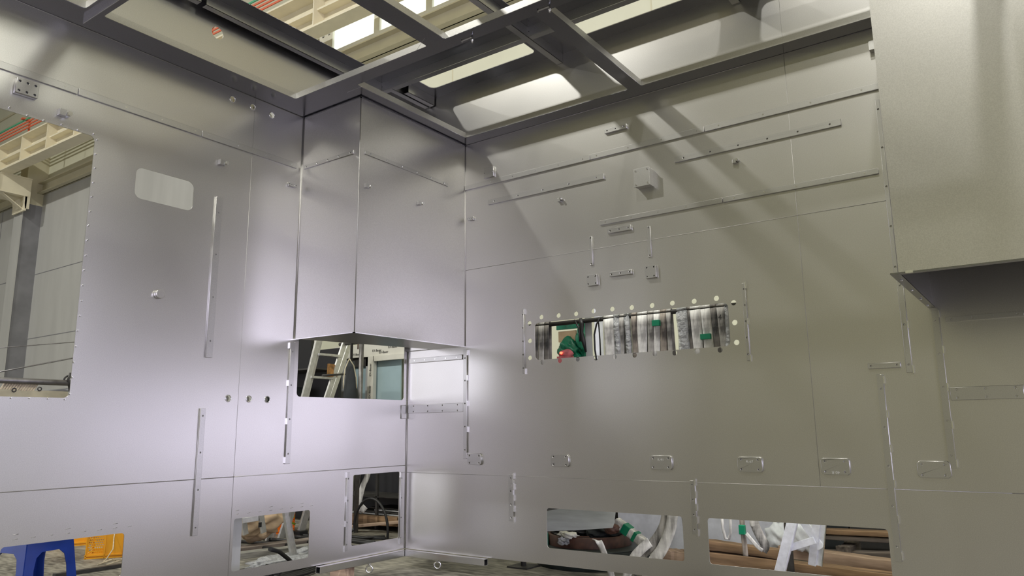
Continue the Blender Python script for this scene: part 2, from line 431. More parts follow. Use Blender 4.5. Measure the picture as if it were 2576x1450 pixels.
dpart(MB().tube([(DX + .001, -0.003, DZ), (DX + .001, -0.003, H)], 0.004, 6), 'wall_weld', 'weld')
dpart(MB().box(0, DY - .02, DZ - .006, DX + .012, DY - .004, DZ).box(DX, DY - .02, DZ - .006, DX + .012, 0, DZ), 'bottom_rim', 'bright')
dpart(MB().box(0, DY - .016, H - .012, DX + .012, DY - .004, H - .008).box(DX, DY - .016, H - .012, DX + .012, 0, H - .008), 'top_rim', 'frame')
# ------------------------------------------------------------------ right hood
hood = empty('hanging_hood', (4.13, -1.19, 1.66))
tag(hood, 'large open-bottomed sheet steel hood hanging at the right above the rear wall', 'hood')
bpy.context.view_layer.update()
def hpart(mb, name, mat='steel', bevel=0):
    o = mb.build(name, mat, None, bevel); part(o, hood); return o
HX, HY, HZ = 4.130, -1.19, 1.664
hpart(MB().box(HX, HY - .004, HZ, 6.3, HY, HR), 'front_panel')
hpart(MB().box(HX, HY, HZ, HX + .004, 0, HR), 'side_panel')
hpart(MB().box(6.296, HY, HZ, 6.3, 0, HR), 'side_panel')
hpart(MB().box(HX, HY, HR, 6.3, 0, HR + .004), 'top_panel')
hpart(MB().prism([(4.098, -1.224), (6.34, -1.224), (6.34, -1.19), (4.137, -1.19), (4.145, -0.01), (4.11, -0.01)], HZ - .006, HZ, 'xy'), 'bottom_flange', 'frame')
for yy in (-1.05, -0.72, -0.4, -0.12):
    hpart(MB().cyl((4.12, yy, HZ - .011), (4.12, yy, HZ - .006), 0.006, 10), 'flange_bolt', 'bright')
for xx in (4.16, 4.62): hpart(MB().box(xx, -1.226, HZ - .008, xx + .03, -1.223, HZ + .004), 'flange_clip', 'bright')

# ------------------------------------------------------------------ ceiling frame
bays = [rrect(.225, -2.94, 1.56, -1.51, .02), rrect(1.71, -2.94, 3.0, -1.51, .02), rrect(3.13, -2.94, 4.6, -1.51, .02),
        rrect(.775, -1.40, 2.335, -.14, .02), rrect(2.44, -1.40, 4.04, -.14, .02),
        rrect(.225, -4.45, 1.56, -3.045, .02), rrect(1.71, -4.45, 3.0, -3.045, .02), rrect(3.13, -4.45, 4.6, -3.045, .02)]
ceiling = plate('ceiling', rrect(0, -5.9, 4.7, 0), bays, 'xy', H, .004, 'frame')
tag(ceiling, 'sheet steel ceiling frame with rectangular bays, coloured darker for shade', kind='structure')
def upstand(x0, y0, x1, y1, h=.05, t=.003):
    m = MB()
    m.box(x0 - t, y0, H + .004, x0, y1, H + h).box(x1, y0, H + .004, x1 + t, y1, H + h)
    m.box(x0 - t, y0 - t, H + .004, x1 + t, y0, H + h).box(x0 - t, y1, H + .004, x1 + t, y1 + t, H + h)
    m.build('bay_upstand', 'bracket', ceiling)
for b in ((.225, -2.94, 1.56, -1.51), (1.71, -2.94, 3.0, -1.51), (3.13, -2.94, 4.6, -1.51), (.775, -1.40, 2.335, -.14), (2.44, -1.40, 4.04, -.14),
          (.225, -4.45, 1.56, -3.045), (1.71, -4.45, 3.0, -3.045)): upstand(*b)
# fin under the bar between the bays
MB().box(.11, -3.003, H - .035, 1.4, -2.999, H).build('stiffening_fin', 'bright', ceiling)
# seam lines where ceiling meets the walls
seam([(0.003, -5.9, H - .002), (0.003, DY, H - .002)], ceiling, .0022); seam([(DX, -0.003, H - .002), (4.1, -0.003, H - .002)], ceiling, .0022)
for (u, v) in ((.79, -1.36), (1.62, -1.60)): seam([(u - .16, -1.51 if v < -1.5 else v, H - .0005), (u + .0, v, H - .0005)], ceiling, .001)
# small threaded pins hanging from the main beam
for nm, (x, y), lab in (('l', (1.877, -1.434), 'small threaded steel pin with a clip, hanging from the ceiling beam near the bay corner'),
                   ('r', (2.467, -1.436), 'small threaded steel pin with a clip, hanging where the ceiling bars meet')):
    r = empty('hanger_pin', (x, y, H)); tag(r, lab, 'pin')
    MB().cyl((0, 0, -.045), (0, 0, 0), .005, 10).cyl((0, 0, -.03), (0, 0, -.022), .010, 10).build('pin', 'bright', r)
    MB().box(-.085, -.006, -.006, -.004, .006, -.001).box(-.088, -.006, -.012, -.080, .006, -.001).build('clip', 'bright', r)

# ------------------------------------------------------------------ roof frame
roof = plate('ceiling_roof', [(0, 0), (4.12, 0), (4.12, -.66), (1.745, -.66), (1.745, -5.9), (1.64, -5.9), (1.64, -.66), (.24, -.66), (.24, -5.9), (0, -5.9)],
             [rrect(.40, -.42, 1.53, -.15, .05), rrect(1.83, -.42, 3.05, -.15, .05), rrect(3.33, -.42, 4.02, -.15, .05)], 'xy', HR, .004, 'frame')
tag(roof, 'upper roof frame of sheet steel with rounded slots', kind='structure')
def arib(x, y0, y1, lip=.052):
    MB().box(x - .003, y0, HR - .0845, x, y1, HR - .0005).box(x - lip, y0, HR - .0845, x, y1, HR - .0815).build('roof_rib', 'rib', roof)
arib(1.69, -3.6, -.003, .055); arib(.117, -5.6, -2.26); arib(.117, -2.22, -.515); arib(.30, -.36, -.012); arib(.232, -.50, -.012); arib(3.17, -.42, -.012, .06)
MB().box(.117, -.513, HR - .0795, 3.9, -.51, HR - .0003).box(.117, -.51, HR - .083, 3.9, -.455, HR - .08).build('roof_rib', 'rib', roof)
# bright cut edges of the slots
for b in ((.40, -.42, 1.53, -.15), (1.83, -.42, 3.05, -.15)):
    pts = [(u, v, HR) for u, v in rrect(*b, .05)]
    MB().tube(pts + [pts[0]], .0025, 6, False).build('slot_rim', 'bright', roof)
for x, y, n in ((.117, -.516, 1), (1.69, -.516, 1)):
    for k in (-1, 1):
        MB().cyl((x - (.013 if k < 0 else -.013), y - .001, HR - .045), (x - (.013 if k < 0 else -.013), y - .003, HR - .045), .0035, 8).build('corner_screw', 'black', roof)

# ================================================================== THE HALL ROUND THE ENCLOSURE
def hbox(name, mat, b, label, kind='structure', parent=None):
    o = MB().box(*b).build(name, mat, parent)
    return tag(o, label, kind=kind)
hbox('floor', 'floor', (-26, -14.5, FZ - .1, 14.5, 2.6, FZ), 'stained concrete floor of the hall')
hbox('wall_hall_back', 'panel', (-26, 2.5, FZ, 14.5, 2.6, 11.7), 'pale panelled back wall of the hall')
hbox('wall_hall_left', 'greywall', (-26.1, -14.5, FZ, -26, 2.6, 11.7), 'grey end wall of the hall')
hbox('ceiling_hall', 'khaki', (-26, -14.5, 11.6, 14.5, 2.6, 11.7), 'khaki sheet roof of the hall')
# end wall and front wall, with doorways cut where the door lights sit
plate('wall_hall_right', rrect(-14.5, FZ, 2.6, 11.7), [rrect(-12.4, -0.1, -4.8, 4.6), rrect(-4.0, -0.1, 0.8, 3.7)], 'yz', 14.4, .1, 'farwall')['kind'] = 'structure'
plate('wall_hall_front', rrect(-26, FZ, 14.5, 11.7), [rrect(-14.2, 0.0, -6.8, 5.0)], 'xz', -14.5, .1, 'farwall')['kind'] = 'structure'
hbox('trim_1', 'greywall', (-26, 2.44, 0.0, -5.2, 2.5, 6.53), 'grey sheet cladding low on the back wall of the hall')
for x in (-22, -19.2, -16.4, -11.6, -6.4):
    MB().box(x, 2.435, 0, x + .02, 2.44, 6.53).build('cladding_joint', 'greypaint', bpy.data.objects['trim_1'])
for z in (3.1, 4.6):
    MB().box(-26, 2.436, z, -5.2, 2.44, z + .015).build('cladding_joint', 'greypaint', bpy.data.objects['trim_1'])
girt = empty('wall_beam', (0, 2.4, 6.66)); tag(girt, 'khaki steel channel running along the back wall under the bright windows', 'beam')
bpy.context.view_layer.update()
def sub(mb, name, mat, parent, bevel=0):
    o = mb.build(name, mat, None, bevel); o.parent = parent; o.matrix_parent_inverse = parent.matrix_world.inverted(); return o
sub(MB().box(-26, 2.40, 6.54, 14, 2.42, 6.80), 'web', 'khaki', girt)
sub(MB().box(-26, 2.30, 6.78, 14, 2.5, 6.80), 'flange', 'khaki', girt)
sub(MB().box(-26, 2.30, 6.54, 14, 2.5, 6.56), 'flange', 'khaki', girt)
# panel joints of the back wall
wp = bpy.data.objects['wall_hall_back']
for x in (-3.1, -1.6, -0.1, 1.4, 2.9, 4.4, 5.9):
    MB().box(x, 2.494, FZ, x + .014, 2.5, 6.6).box(x, 2.494, 7.9, x + .014, 2.5, 11.6).build('panel_joint', 'khaki', wp)
for z in (8.9, 9.25):
    MB().box(-26, 2.47, z, 14, 2.5, z + .05).build('panel_ledge', 'khaki', wp)
# windows high on the back wall
def window(n, x0, x1, z0, z1, label):
    r = empty('window_%d' % n, (x0, 2.4, z0)); tag(r, label, kind='structure')
    bpy.context.view_layer.update()
    sub(MB().box(x0, 2.44, z0, x1, 2.46, z1), 'pane', 'daywindow', r)
    f = MB(); t = .06
    f.box(x0 - t, 2.40, z0 - t, x0, 2.5, z1 + t).box(x1, 2.40, z0 - t, x1 + t, 2.5, z1 + t).box(x0, 2.40, z0 - t, x1, 2.5, z0).box(x0, 2.40, z1, x1, 2.5, z1 + t)
    sub(f, 'window_frame', 'film', r)
window(1, -4.02, -3.08, 6.94, 8.3, 'bright daylit window pane high on the back wall, left of the others')
window(2, -2.96, -2.02, 6.94, 8.3, 'bright daylit window pane high on the back wall, second from the left')
window(3, -3.0 + 1.1, -1.06, 6.94, 8.3, 'bright daylit window pane high on the back wall, crossed by a thin wire')
window(4, -0.66, 0.3, 6.94, 8.3, 'bright daylit window pane high on the back wall, right end')
for x in (-4.24, -4.10, -0.90, -0.80):
    text_mesh('film_print', 'EX-Bauer  EX-Bauer', .06, 'ink', wp, axes((x, 2.395, 7.5), (0, 0, 1), (-1, 0, 0)))
MB().box(-4.34, 2.40, 6.95, -4.08, 2.5, 8.3).box(-1.0, 2.40, 6.95, -.72, 2.5, 8.3).build('mullion_cover', 'film', wp)
tag(MB().tube([(-2.0, 2.3, 8.1), (-1.6, 2.3, 7.55), (-1.3, 2.3, 7.3), (-1.0, 2.3, 7.15)], .008, 6).build('thin_wire', 'dark'), 'thin dark wire sagging across the bright window pane', 'wire')

# crane runway girder on the back wall
g = empty('runway_girder', (0, 1.5, 6.78)); tag(g, 'long cream steel crane girder with stiffener plates along the back wall', 'girder')
bpy.context.view_layer.update()
sub(MB().box(-25, 1.38, 6.77, 13, 1.64, 6.80), 'bottom_flange', 'cream', g)
sub(MB().box(-25, 1.38, 7.37, 13, 1.64, 7.40), 'top_flange', 'cream', g)
sub(MB().box(-25, 1.60, 6.80, 13, 1.62, 7.37), 'web', 'cream', g)
sub(MB().box(-25, 1.46, 7.08, 13, 1.60, 7.11), 'ledge', 'cream', g)
for i in range(-20, 11):
    sub(MB().box(i * 1.18 + .05, 1.40, 6.80, i * 1.18 + .07, 1.60, 7.37), 'stiffener', 'cream', g)
g.rotation_euler = (0, 0, .016); g.location.y = 1.5 + .22
# corbel and column that carry it
c = empty('hall_column', (-14.34, 2.27, FZ)); tag(c, 'grey steel column with a cream bracket carrying the crane girder', 'column')
bpy.context.view_layer.update()
sub(MB().box(-14.54, 2.05, FZ, -14.14, 2.5, 6.25), 'shaft', 'greypaint', c)
sub(MB().box(-14.56, 2.03, FZ, -14.12, 2.05, 6.25), 'front_flange', 'greywall', c)
sub(MB().box(-14.54, 2.06, 6.25, -14.14, 2.5, 7.9), 'upper_shaft', 'khaki', c)
k = MB().prism([(1.40, 6.77), (2.06, 6.77), (2.06, 6.05), (1.98, 6.05), (1.93, 6.33), (1.40, 6.36)], -13.90, -13.86, 'yz')
k.prism([(1.40, 6.77), (2.06, 6.77), (2.06, 6.05), (1.98, 6.05), (1.93, 6.33), (1.40, 6.36)], -14.5, -14.46, 'yz')
k.box(-14.52, 1.38, 6.74, -13.84, 2.06, 6.77).box(-14.52, 1.38, 6.33, -13.84, 2.0, 6.36).box(-14.52, 1.38, 6.33, -13.84, 1.40, 6.77).box(-14.5, 1.96, 6.0, -13.86, 2.0, 6.36)
sub(k, 'bracket', 'cream', c)
sub(MB().bar((-14.0, 1.50, 6.35), (-14.0, 1.99, 6.03), .12, .02), 'brace', 'cream', c)
# conductor rails above the girder
for mat, z, y, lab in (('green', 7.86, 1.53, 'green conductor rail running above the crane girder'), ('orange', 7.785, 1.53, 'topmost of the three orange-red conductor rails above the crane girder'),
                    ('orange', 7.71, 1.53, 'middle one of the three orange-red conductor rails above the crane girder'), ('orange', 7.635, 1.53, 'lowest of the three orange-red conductor rails above the crane girder')):
    tag(MB().bar((-25, y - .216, z), (-1.5, y + .207, z), .016, .032).build('conductor_rail', mat, None, 0, (-13, y, z)), lab, 'conductor rail', 'conductor rails over the crane girder')
for x in (-13.2, -11.6, -9.0, -6.4):
    tag(MB().box(x - .02, 1.62 + .018*(x+13), 7.42, x + .02, 1.65 + .018*(x+13), 7.90).box(x - .05, 1.47 + .018*(x+13), 7.87, x + .05, 1.65 + .018*(x+13), 7.90).build('rail_hanger', 'orange', None, 0, (x, 1.5, 7.4)), 'orange bracket holding the conductor rails over the girder', 'bracket', 'brackets of the conductor rails')
# high bay lamps
for i, hb in enumerate(HIGHBAY):
    r = empty('high_bay_lamp', (hb[0], hb[1], hb[2])); tag(r, 'round high bay lamp hanging from the hall roof', 'lamp', 'high bay lamps')
    MB().cyl((0, 0, .12), (0, 0, .16), .3, 24).cyl((0, 0, .16), (0, 0, .5), .12, 20).build('housing', 'dark', r)
    MB().cyl((0, 0, .5), (0, 0, .9), .01, 8).build('rod', 'dark', r)

r = empty('window_5', (14.36, -.8, 8.25)); tag(r, 'bright window high in the right end wall of the hall', kind='structure')
MB().box(.0, -.65, 0, .02, .65, .9).build('pane', 'daywindow', r)
MB().box(-.03, -.72, -.07, .03, .72, 0).box(-.03, -.72, .9, .03, .72, .97).box(-.03, -.72, 0, .03, -.65, .9).box(-.03, .65, 0, .03, .72, .9).build('window_frame', 'film', r)

# ================================================================== FITTINGS ON THE STEEL WALLS
PL = {'B': ('xz', lambda t: -t - .0002), 'A': ('yz', lambda t: .0002), 'DF': ('xz', lambda t: DY - .0042 - t), 'DS': ('yz', lambda t: DX + .0002)}
def fit(name, wall, rect, t, label, cat, n=0, rows=1, style='h', corner=0.0, chamfer=0.0, group=None, ends=.06, hr=.0055, mat='bracket', bev=.0015):
    x0, z0, x1, z1 = rect
    pl, off = PL[wall]
    long_x = (x1 - x0) >= (z1 - z0)
    L = (x1 - x0) if long_x else (z1 - z0); W = (z1 - z0) if long_x else (x1 - x0)
    pos = []
    for i in range(n):
        f = ends + (1 - 2 * ends) * (i / (n - 1) if n > 1 else .5)
        for r in range(rows):
            g = .5 if rows == 1 else (.18 + .64 * r / (rows - 1))
            pos.append((x0 + L*f, z0 + W*g) if long_x else (x0 + W*g, z0 + L*f))
    outer = rrect(x0, z0, x1, z1, chamfer, cut=True) if chamfer else rrect(x0, z0, x1, z1, corner, 4)
    holes = [circ(u, v, hr, 10) for u, v in pos] if style == 'h' else []
    c = ((x0+x1)/2, (z0+z1)/2)
    o = plate(name, outer, holes, pl, off(t), t, mat)
    org = Vector((c[0], off(t), c[1])) if pl == 'xz' else Vector((off(t), c[0], c[1]))
    o.data.transform(Matrix.Translation(-org)); o.location = org
    if bev:
        md = o.modifiers.new('bevel', 'BEVEL'); md.width = bev; md.segments = 1; md.limit_method = 'ANGLE'; md.angle_limit = math.radians(50)
    tag(o, label, cat, group)
    if style == 's':
        for u, v in pos:
            m = MB()
            if pl == 'xz':
                f = (u - org.x, 0.0, v - org.z); m.cyl(f, (f[0], -.0012, f[2]), .0055, 8)
            else:
                f = (t, u - org.y, v - org.z); m.cyl(f, (t + .0012, f[1], f[2]), .0055, 8)
            m.build('screw', 'bright', o)
    return o
# --- rear wall, long rails
R1 = 'mounting rails on the rear wall'
fit('mounting_rail', 'B', (0.664, 3.055, 1.92, 3.097), .014, 'long flat rail under the ceiling on the rear wall, left length next to the duct', 'rail', 6, style='s', ends=.05)
fit('mounting_rail', 'B', (1.924, 3.055, 2.85, 3.097), .014, 'long flat rail under the ceiling on the rear wall, middle length', 'rail', 4, style='s', ends=.06)
fit('mounting_rail', 'B', (2.854, 3.055, 3.985, 3.097), .014, 'long flat rail under the ceiling on the rear wall, right length reaching the hood', 'rail', 4, style='s', ends=.09)
fit('mounting_strip', 'B', (0.917, 2.876, 2.037, 2.92), .014, 'flat steel strip just below the long rail, left of the junction box', 'strip', 5)
fit('mounting_strip', 'B', (2.617, 2.876, 3.746, 2.92), .014, 'flat steel strip just below the long rail, right of the junction box', 'strip', 6)
a1 = (1.989, 2.513, 2.95, 2.549)
a2 = (2.95, 2.511, 3.93, 2.546)
fit('mounting_rail', 'B', (a1[0], a1[1], a1[2] - .002, a1[3]), .014, 'lower long rail at mid height on the rear wall, left length', 'rail', 5, style='s', ends=.05)
fit('mounting_rail', 'B', (a1[2] + .002, a1[1], a2[2], a1[3]), .014, 'lower long rail at mid height on the rear wall, right length ending near the hood', 'rail', 5, style='s', ends=.08)
fit('mounting_strip', 'B', (2.06, 3.235, 2.248, 3.272), .02, 'short steel strip with three holes high under the ceiling frame', 'strip', 3, ends=.12)
fit('mounting_strip', 'B', (2.053, 2.435, 2.25, 2.474), .02, 'short steel strip with three holes just under the lower long rail', 'strip', 3, ends=.12)
fit('mounting_strip', 'B', (2.058, 2.101, 2.242, 2.136), .022, 'short steel strip with three holes between the two square plates', 'strip', 3, ends=.1)
fit('mounting_strip', 'B', (1.893, 2.212, 1.916, 2.439), .014, 'upright steel strip above the left square plate', 'strip', 2, ends=.05)
fit('mounting_strip', 'B', (2.375, 2.208, 2.4, 2.44), .010, 'upright steel strip above the right square plate', 'strip', 2, ends=.05)
for r, lab in (((1.868, 2.052, 1.955, 2.137), 'small square steel plate with four corner holes, the left one of the pair'),
               ((2.351, 2.05, 2.436, 2.141), 'small square steel plate with four corner holes, the right one of the pair')):
    fit('square_plate', 'B', r, .028, lab, 'plate', 2, 2, ends=.14, hr=.006, corner=.006)
# label plates along the lower weld
lp = [((0.695, 0.708, 0.839, 0.798), 'small chamfered steel plate with four holes, nearest to the corner', None),
      ((1.504, 0.71, 1.662, 0.8), 'small chamfered steel plate with four holes, second from the corner', None),
      ((2.319, 0.708, 2.482, 0.802), 'chamfered steel plate engraved with faint marks, third from the corner', 'R-91'),
      ((2.934, 0.706, 3.093, 0.801), 'chamfered steel plate engraved with faint marks, fourth from the corner', 'R-67'),
      ((3.446, 0.704, 3.609, 0.801), 'chamfered steel plate engraved near its lower edge, fifth from the corner', '40-R'),
      ((3.965, 0.7, 4.13, 0.792), 'wide chamfered steel plate beside the upright channel at the right', None)]
for r, lab, tx in lp:
    o = fit('label_plate', 'B', r, .016, lab, 'plate', 2, 2, ends=.16, hr=.0065, chamfer=.013)
    if tx:
        up = tx != '40-R'
        text_mesh('engraving', tx, .024, 'engrave', o, axes((0, -.0005, .018 if up else -.035), (1, 0, 0), (0, 0, 1)) @ Matrix.Rotation(0 if up else PI, 4, 'Z'), .0003)
# upright strips on the rear wall
def channel(rect, label, wall='B', t=.012, n=4, tabs=4):
    o = fit('upright_channel', wall, rect, t, label, 'channel', n, ends=.08)
    x0, z0, x1, z1 = rect; h = z1 - z0; w_ = x1 - x0; org = o.location
    for i in range(tabs):
        z = z0 + h * (.03 + .94 * i / max(1, tabs - 1)); m = MB()
        if wall == 'B': m.box(x1 - org.x, -.001, z - .022 - org.z, x1 + .006 - org.x, t + .001, z + .022 - org.z)
        else: m.box(-.001, x0 - .006 - org.y, z - .022 - org.z, t + .001, x0 - org.y, z + .022 - org.z)
        m.build('bright_tab', 'bright', o)
    return o
channel((3.801, 0.233, 3.837, 1.288), 'long upright steel channel right of the timber opening', n=5, tabs=6)
channel((4.124, 0.754, 4.159, 1.65), 'long upright steel channel under the hood corner', n=5, tabs=5)
channel((3.963, 1.293, 3.996, 1.851), 'upright steel channel left of the hood flange', n=3, tabs=3)
fit('mounting_strip', 'B', (3.953, 1.852, 3.976, 2.994), .01, 'narrow upright strip running down beside the left edge of the hood', 'strip', 5)
channel((2.6, 0.298, 2.635, 0.642), 'short upright steel channel between the two low openings', n=4, tabs=5)
channel((1.105, 0.291, 1.151, 0.642), 'short upright steel channel left of the low openings', n=4, tabs=5)
channel((1.252, 1.424, 1.273, 1.933), 'thin upright strip left of the sling opening', n=5, tabs=2)
channel((3.04, 1.418, 3.062, 1.934), 'thin upright strip right of the sling opening', n=5, tabs=3)
channel((0.649, 0.755, 0.688, 1.654), 'upright steel channel on the rear wall under the duct side', n=5, tabs=5)
fit('mounting_strip', 'B', (3.762, 1.324, 3.936, 1.356), .016, 'short level steel strip above the long upright channel', 'strip', 2, ends=.1)
fit('mounting_strip', 'B', (4.191, 1.568, 4.561, 1.596), .014, 'level steel strip with bolts on the rear wall under the hood', 'strip', 4, ends=.08)
fit('mounting_strip', 'B', (4.17, 1.127, 4.513, 1.199), .012, 'wide level steel strip with two rows of holes, right edge of the view', 'strip', 3, 2, ends=.1)
fit('mounting_strip', 'B', (0.041, 1.574, 0.642, 1.614), .02, 'level steel strip in the corner below the duct, the narrow one', 'strip', 5, ends=.1, style='s')
fit('mounting_strip', 'B', (0.024, 1.136, 0.646, 1.21), .008, 'level steel strip in the corner below the duct, the wide one', 'strip', 4, 2, ends=.1)
# angle near the duct on the rear wall
fit('angle_bracket', 'B', (0.881, 3.119, 0.984, 3.209), .02, 'small steel angle bracket high beside the duct, at the shadow edge', 'bracket', 2, hr=.004)
tag(MB().box(3.955, -.045, 3.31, 3.99, -.0003, 3.372).build('small_bracket', 'bracket', None, .002, (3.97, 0, 3.34)), 'tiny steel bracket under the ceiling frame next to the hood', 'bracket')
# junction box
jb = empty('junction_box', (2.50, 0, 2.93)); tag(jb, 'small square steel junction box on the rear wall casting a shadow', 'box')
j0 = (2.32, 2.867); j1 = (2.441, 2.734)
MB().box(j0[0] - 2.5, -.072, j1[1] - .0 - 2.93, j1[0] - 2.5, -.0003, j0[1] - 2.93).build('body', 'bracket', jb, .003)
MB().box(j0[0] - 2.504, -.076, j1[1] - .004 - 2.93, j1[0] - 2.496, -.072, j0[1] + .004 - 2.93).build('lid', 'bracket', jb, .002)
for dx in (.014, j1[0] - j0[0] - .014):
    for dz in (.014, j0[1] - j1[1] - .014):
        MB().cyl((j0[0] + dx - 2.5, -.076, j1[1] + dz - 2.93), (j0[0] + dx - 2.5, -.080, j1[1] + dz - 2.93), .006, 8).build('lid_screw', 'bright', jb)
# small clips with a bolt
def clip(loc, axis, label, s=1.0):
    r = empty('cable_clip', loc); tag(r, label, 'clip')
    if axis == 'B':
        MB().box(-.020*s, -.026*s, -.012*s, .006*s, -.0003, .016*s).build('block', 'bracket', r, .002)
        MB().cyl((.014*s, -.040*s, .006*s), (.014*s, -.0003, .006*s), .009*s, 12).build('bolt', 'bright', r)
    else:
        MB().box(.0005, -.020*s, -.014*s, .028*s, .010*s, .016*s).build('block', 'bracket', r, .002)
        MB().cyl((.0005, .022*s, 0), (.038*s, .022*s, 0), .011*s, 12).build('bolt', 'bright', r)
clip((1.64, 0, 2.779), 'B', 'small bright clip under the strip left of the junction box')
clip((3.058, 0, 2.785), 'B', 'small dark clip under the strip right of the junction box')
clip((0, -1.957, 2.881), 'A', 'small bright clip on the left wall above the upright strip', 1.2)
clip((0, -3.021, 2.877), 'A', 'small bright clip above the top edge of the large window cut-out', 1.3)
clip((.66, -1.178, 2.78), 'A', 'small bright clip on the duct side near its front edge', 1.0)
clip((.66, -.604, 2.789), 'A', 'small bright clip in the middle of the duct side', 1.0)
fit('small_bracket', 'B', (.70, 2.772, .765, 2.802), .02, 'tiny slotted steel bracket on the rear wall beside the duct', 'bracket', 4, hr=.004)
fit('small_bracket', 'A', (-1.375, 2.868, -1.305, 2.898), .02, 'tiny slotted steel bracket on the left wall beside the duct', 'bracket', 4, hr=.004)
# --- left wall
r0 = (-2.121, 3.04, -1.304, 3.079); r1 = (-2.946, 3.04, -2.121, 3.074)
fit('mounting_rail', 'A', (r0[0] + .002, 3.028, r0[2], 3.072), .012, 'long flat rail on the left wall, right length ending at the duct', 'rail', 4, style='s')
fit('mounting_rail', 'A', (r1[0] + .002, 3.028, r1[2] - .002, 3.072), .012, 'long flat rail on the left wall, middle length', 'rail', 4, style='s')
fit('mounting_rail', 'A', (-4.2, 3.028, r1[0] - .002, 3.072), .012, 'long flat rail on the left wall, leftmost length above the large window cut-out', 'rail', 4, style='s')
fit('switch_plate', 'A', (-3.285, 2.911, -3.168, 2.999), .034, 'rectangular steel back box plate with round holes, high on the left wall', 'plate', 3, 2, ends=.15, hr=.007)
fit('mounting_strip', 'A', (-1.98, 1.491, -1.931, 2.625), .014, 'tall upright steel strip on the left wall below the small window cut-out', 'strip', 4, ends=.1)
fit('mounting_strip', 'A', (-1.994, 0.334, -1.954, 1.15), .014, 'tall upright steel strip low on the left wall crossing the weld line', 'strip', 4, ends=.06)
channel((-1.288, 0.758, -1.244, 1.656), 'upright steel channel left of the ladder opening', 'A', n=4, tabs=4)
channel((-0.683, 0.066, -0.654, 0.663), 'thin upright channel left of the hose opening', 'A', t=.01, n=4, tabs=4)
channel((-0.072, 0.049, -0.048, 0.631), 'thin upright channel between the hose opening and the corner', 'A', t=.01, n=4, tabs=2)
fit('mounting_strip', 'DF', (.03, 3.030, .60, 3.060), .008, 'faint level strip on the duct front face', 'strip', 5)
fit('mounting_strip', 'DS', (-1.20, 3.030, -.24, 3.060), .008, 'faint level strip on the duct side face', 'strip', 6)
fit('corner_tab', 'A', (-.075, 1.09, -.012, 1.205), .008, 'small steel tab on the left wall in the corner, at the wide strip', 'tab')

# ================================================================== UNDER THE ENCLOSURE
sk = MB()
for nm, pts, ax, lab in (('B', None, 0, 'polished square steel tube along the foot of the rear wall'), ('A', None, 1, 'polished square steel tube along the foot of the left wall')):
    m = MB(); s_ = .05; th = .004; z1 = -.004; z0 = z1 - s_
    if ax == 0:
        x0, x1 = .012, .90; y0, y1 = -.058, -.008
        m.box(x0, y0, z0, x1, y1, z0 + th).box(x0, y0, z1 - th, x1, y1, z1).box(x0, y0, z0, x1, y0 + th, z1).box(x0, y1 - th, z0, x1, y1, z1)
        org = (.45, -.03, z0)
    else:
        y0, y1 = -.965, -.062; x0, x1 = .008, .058
        m.box(x0, y0, z0, x1, y1, z0 + th).box(x0, y0, z1 - th, x1, y1, z1).box(x0, y0, z0, x0 + th, y1, z1).box(x1 - th, y0, z0, x1, y1, z1)
        org = (.03, -.5, z0)
    tag(m.build('square_tube', 'bright', None, .002, org), lab, 'tube')
for c, ax, lab in (((.05, -.457, -.054), 'x', 'lifting eye bolt hanging from the tube under the left wall'), ((.40, -.033, -.054), 'y', 'lifting eye bolt hanging from the tube under the rear wall')):
    r = empty('eye_bolt', c); tag(r, lab, 'eye bolt', 'eye bolts under the enclosure')
    r.rotation_euler = (0, 0, math.radians(41))
    MB().ring((0, 0, -.042), .0255, .0065, 'y', 28, 10).build('ring', 'bright', r)
    MB().cyl((0, 0, -.012), (0, 0, 0), .010, 14).cyl((0, 0, -.006), (0, 0, -.001), .015, 14).build('shank', 'bright', r)
def block(name, b, mat, label, cat='timber block', rot=0):
    c = ((b[0]+b[3])/2, (b[1]+b[4])/2, b[2])
    o = MB().box(*b).build(name, mat, None, .004, c); o.rotation_euler = (0, 0, rot); return tag(o, label, cat)
block('wood_block', (-.13, -.70, FZ, .03, -.60, -.06), 'palewood', 'rough pale wood block under the left wall near the corner', rot=.3)
block('wood_block', (3.95, -.10, FZ, 4.15, .06, -.002), 'wood', 'wood block supporting the rear wall at the right')
block('wood_block', (-.14, -2.05, FZ, .02, -1.93, -.002), 'wood', 'wood block supporting the left wall')
# angle plate lying on the floor at the front
ap = empty('angle_plate', (3.05, -1.0, FZ)); tag(ap, 'thin folded steel sheet standing on the floor at the foot of the rear wall', 'sheet')

# ================================================================== BEHIND THE REAR WALL
def rnd(a, b): return random.uniform(a, b)
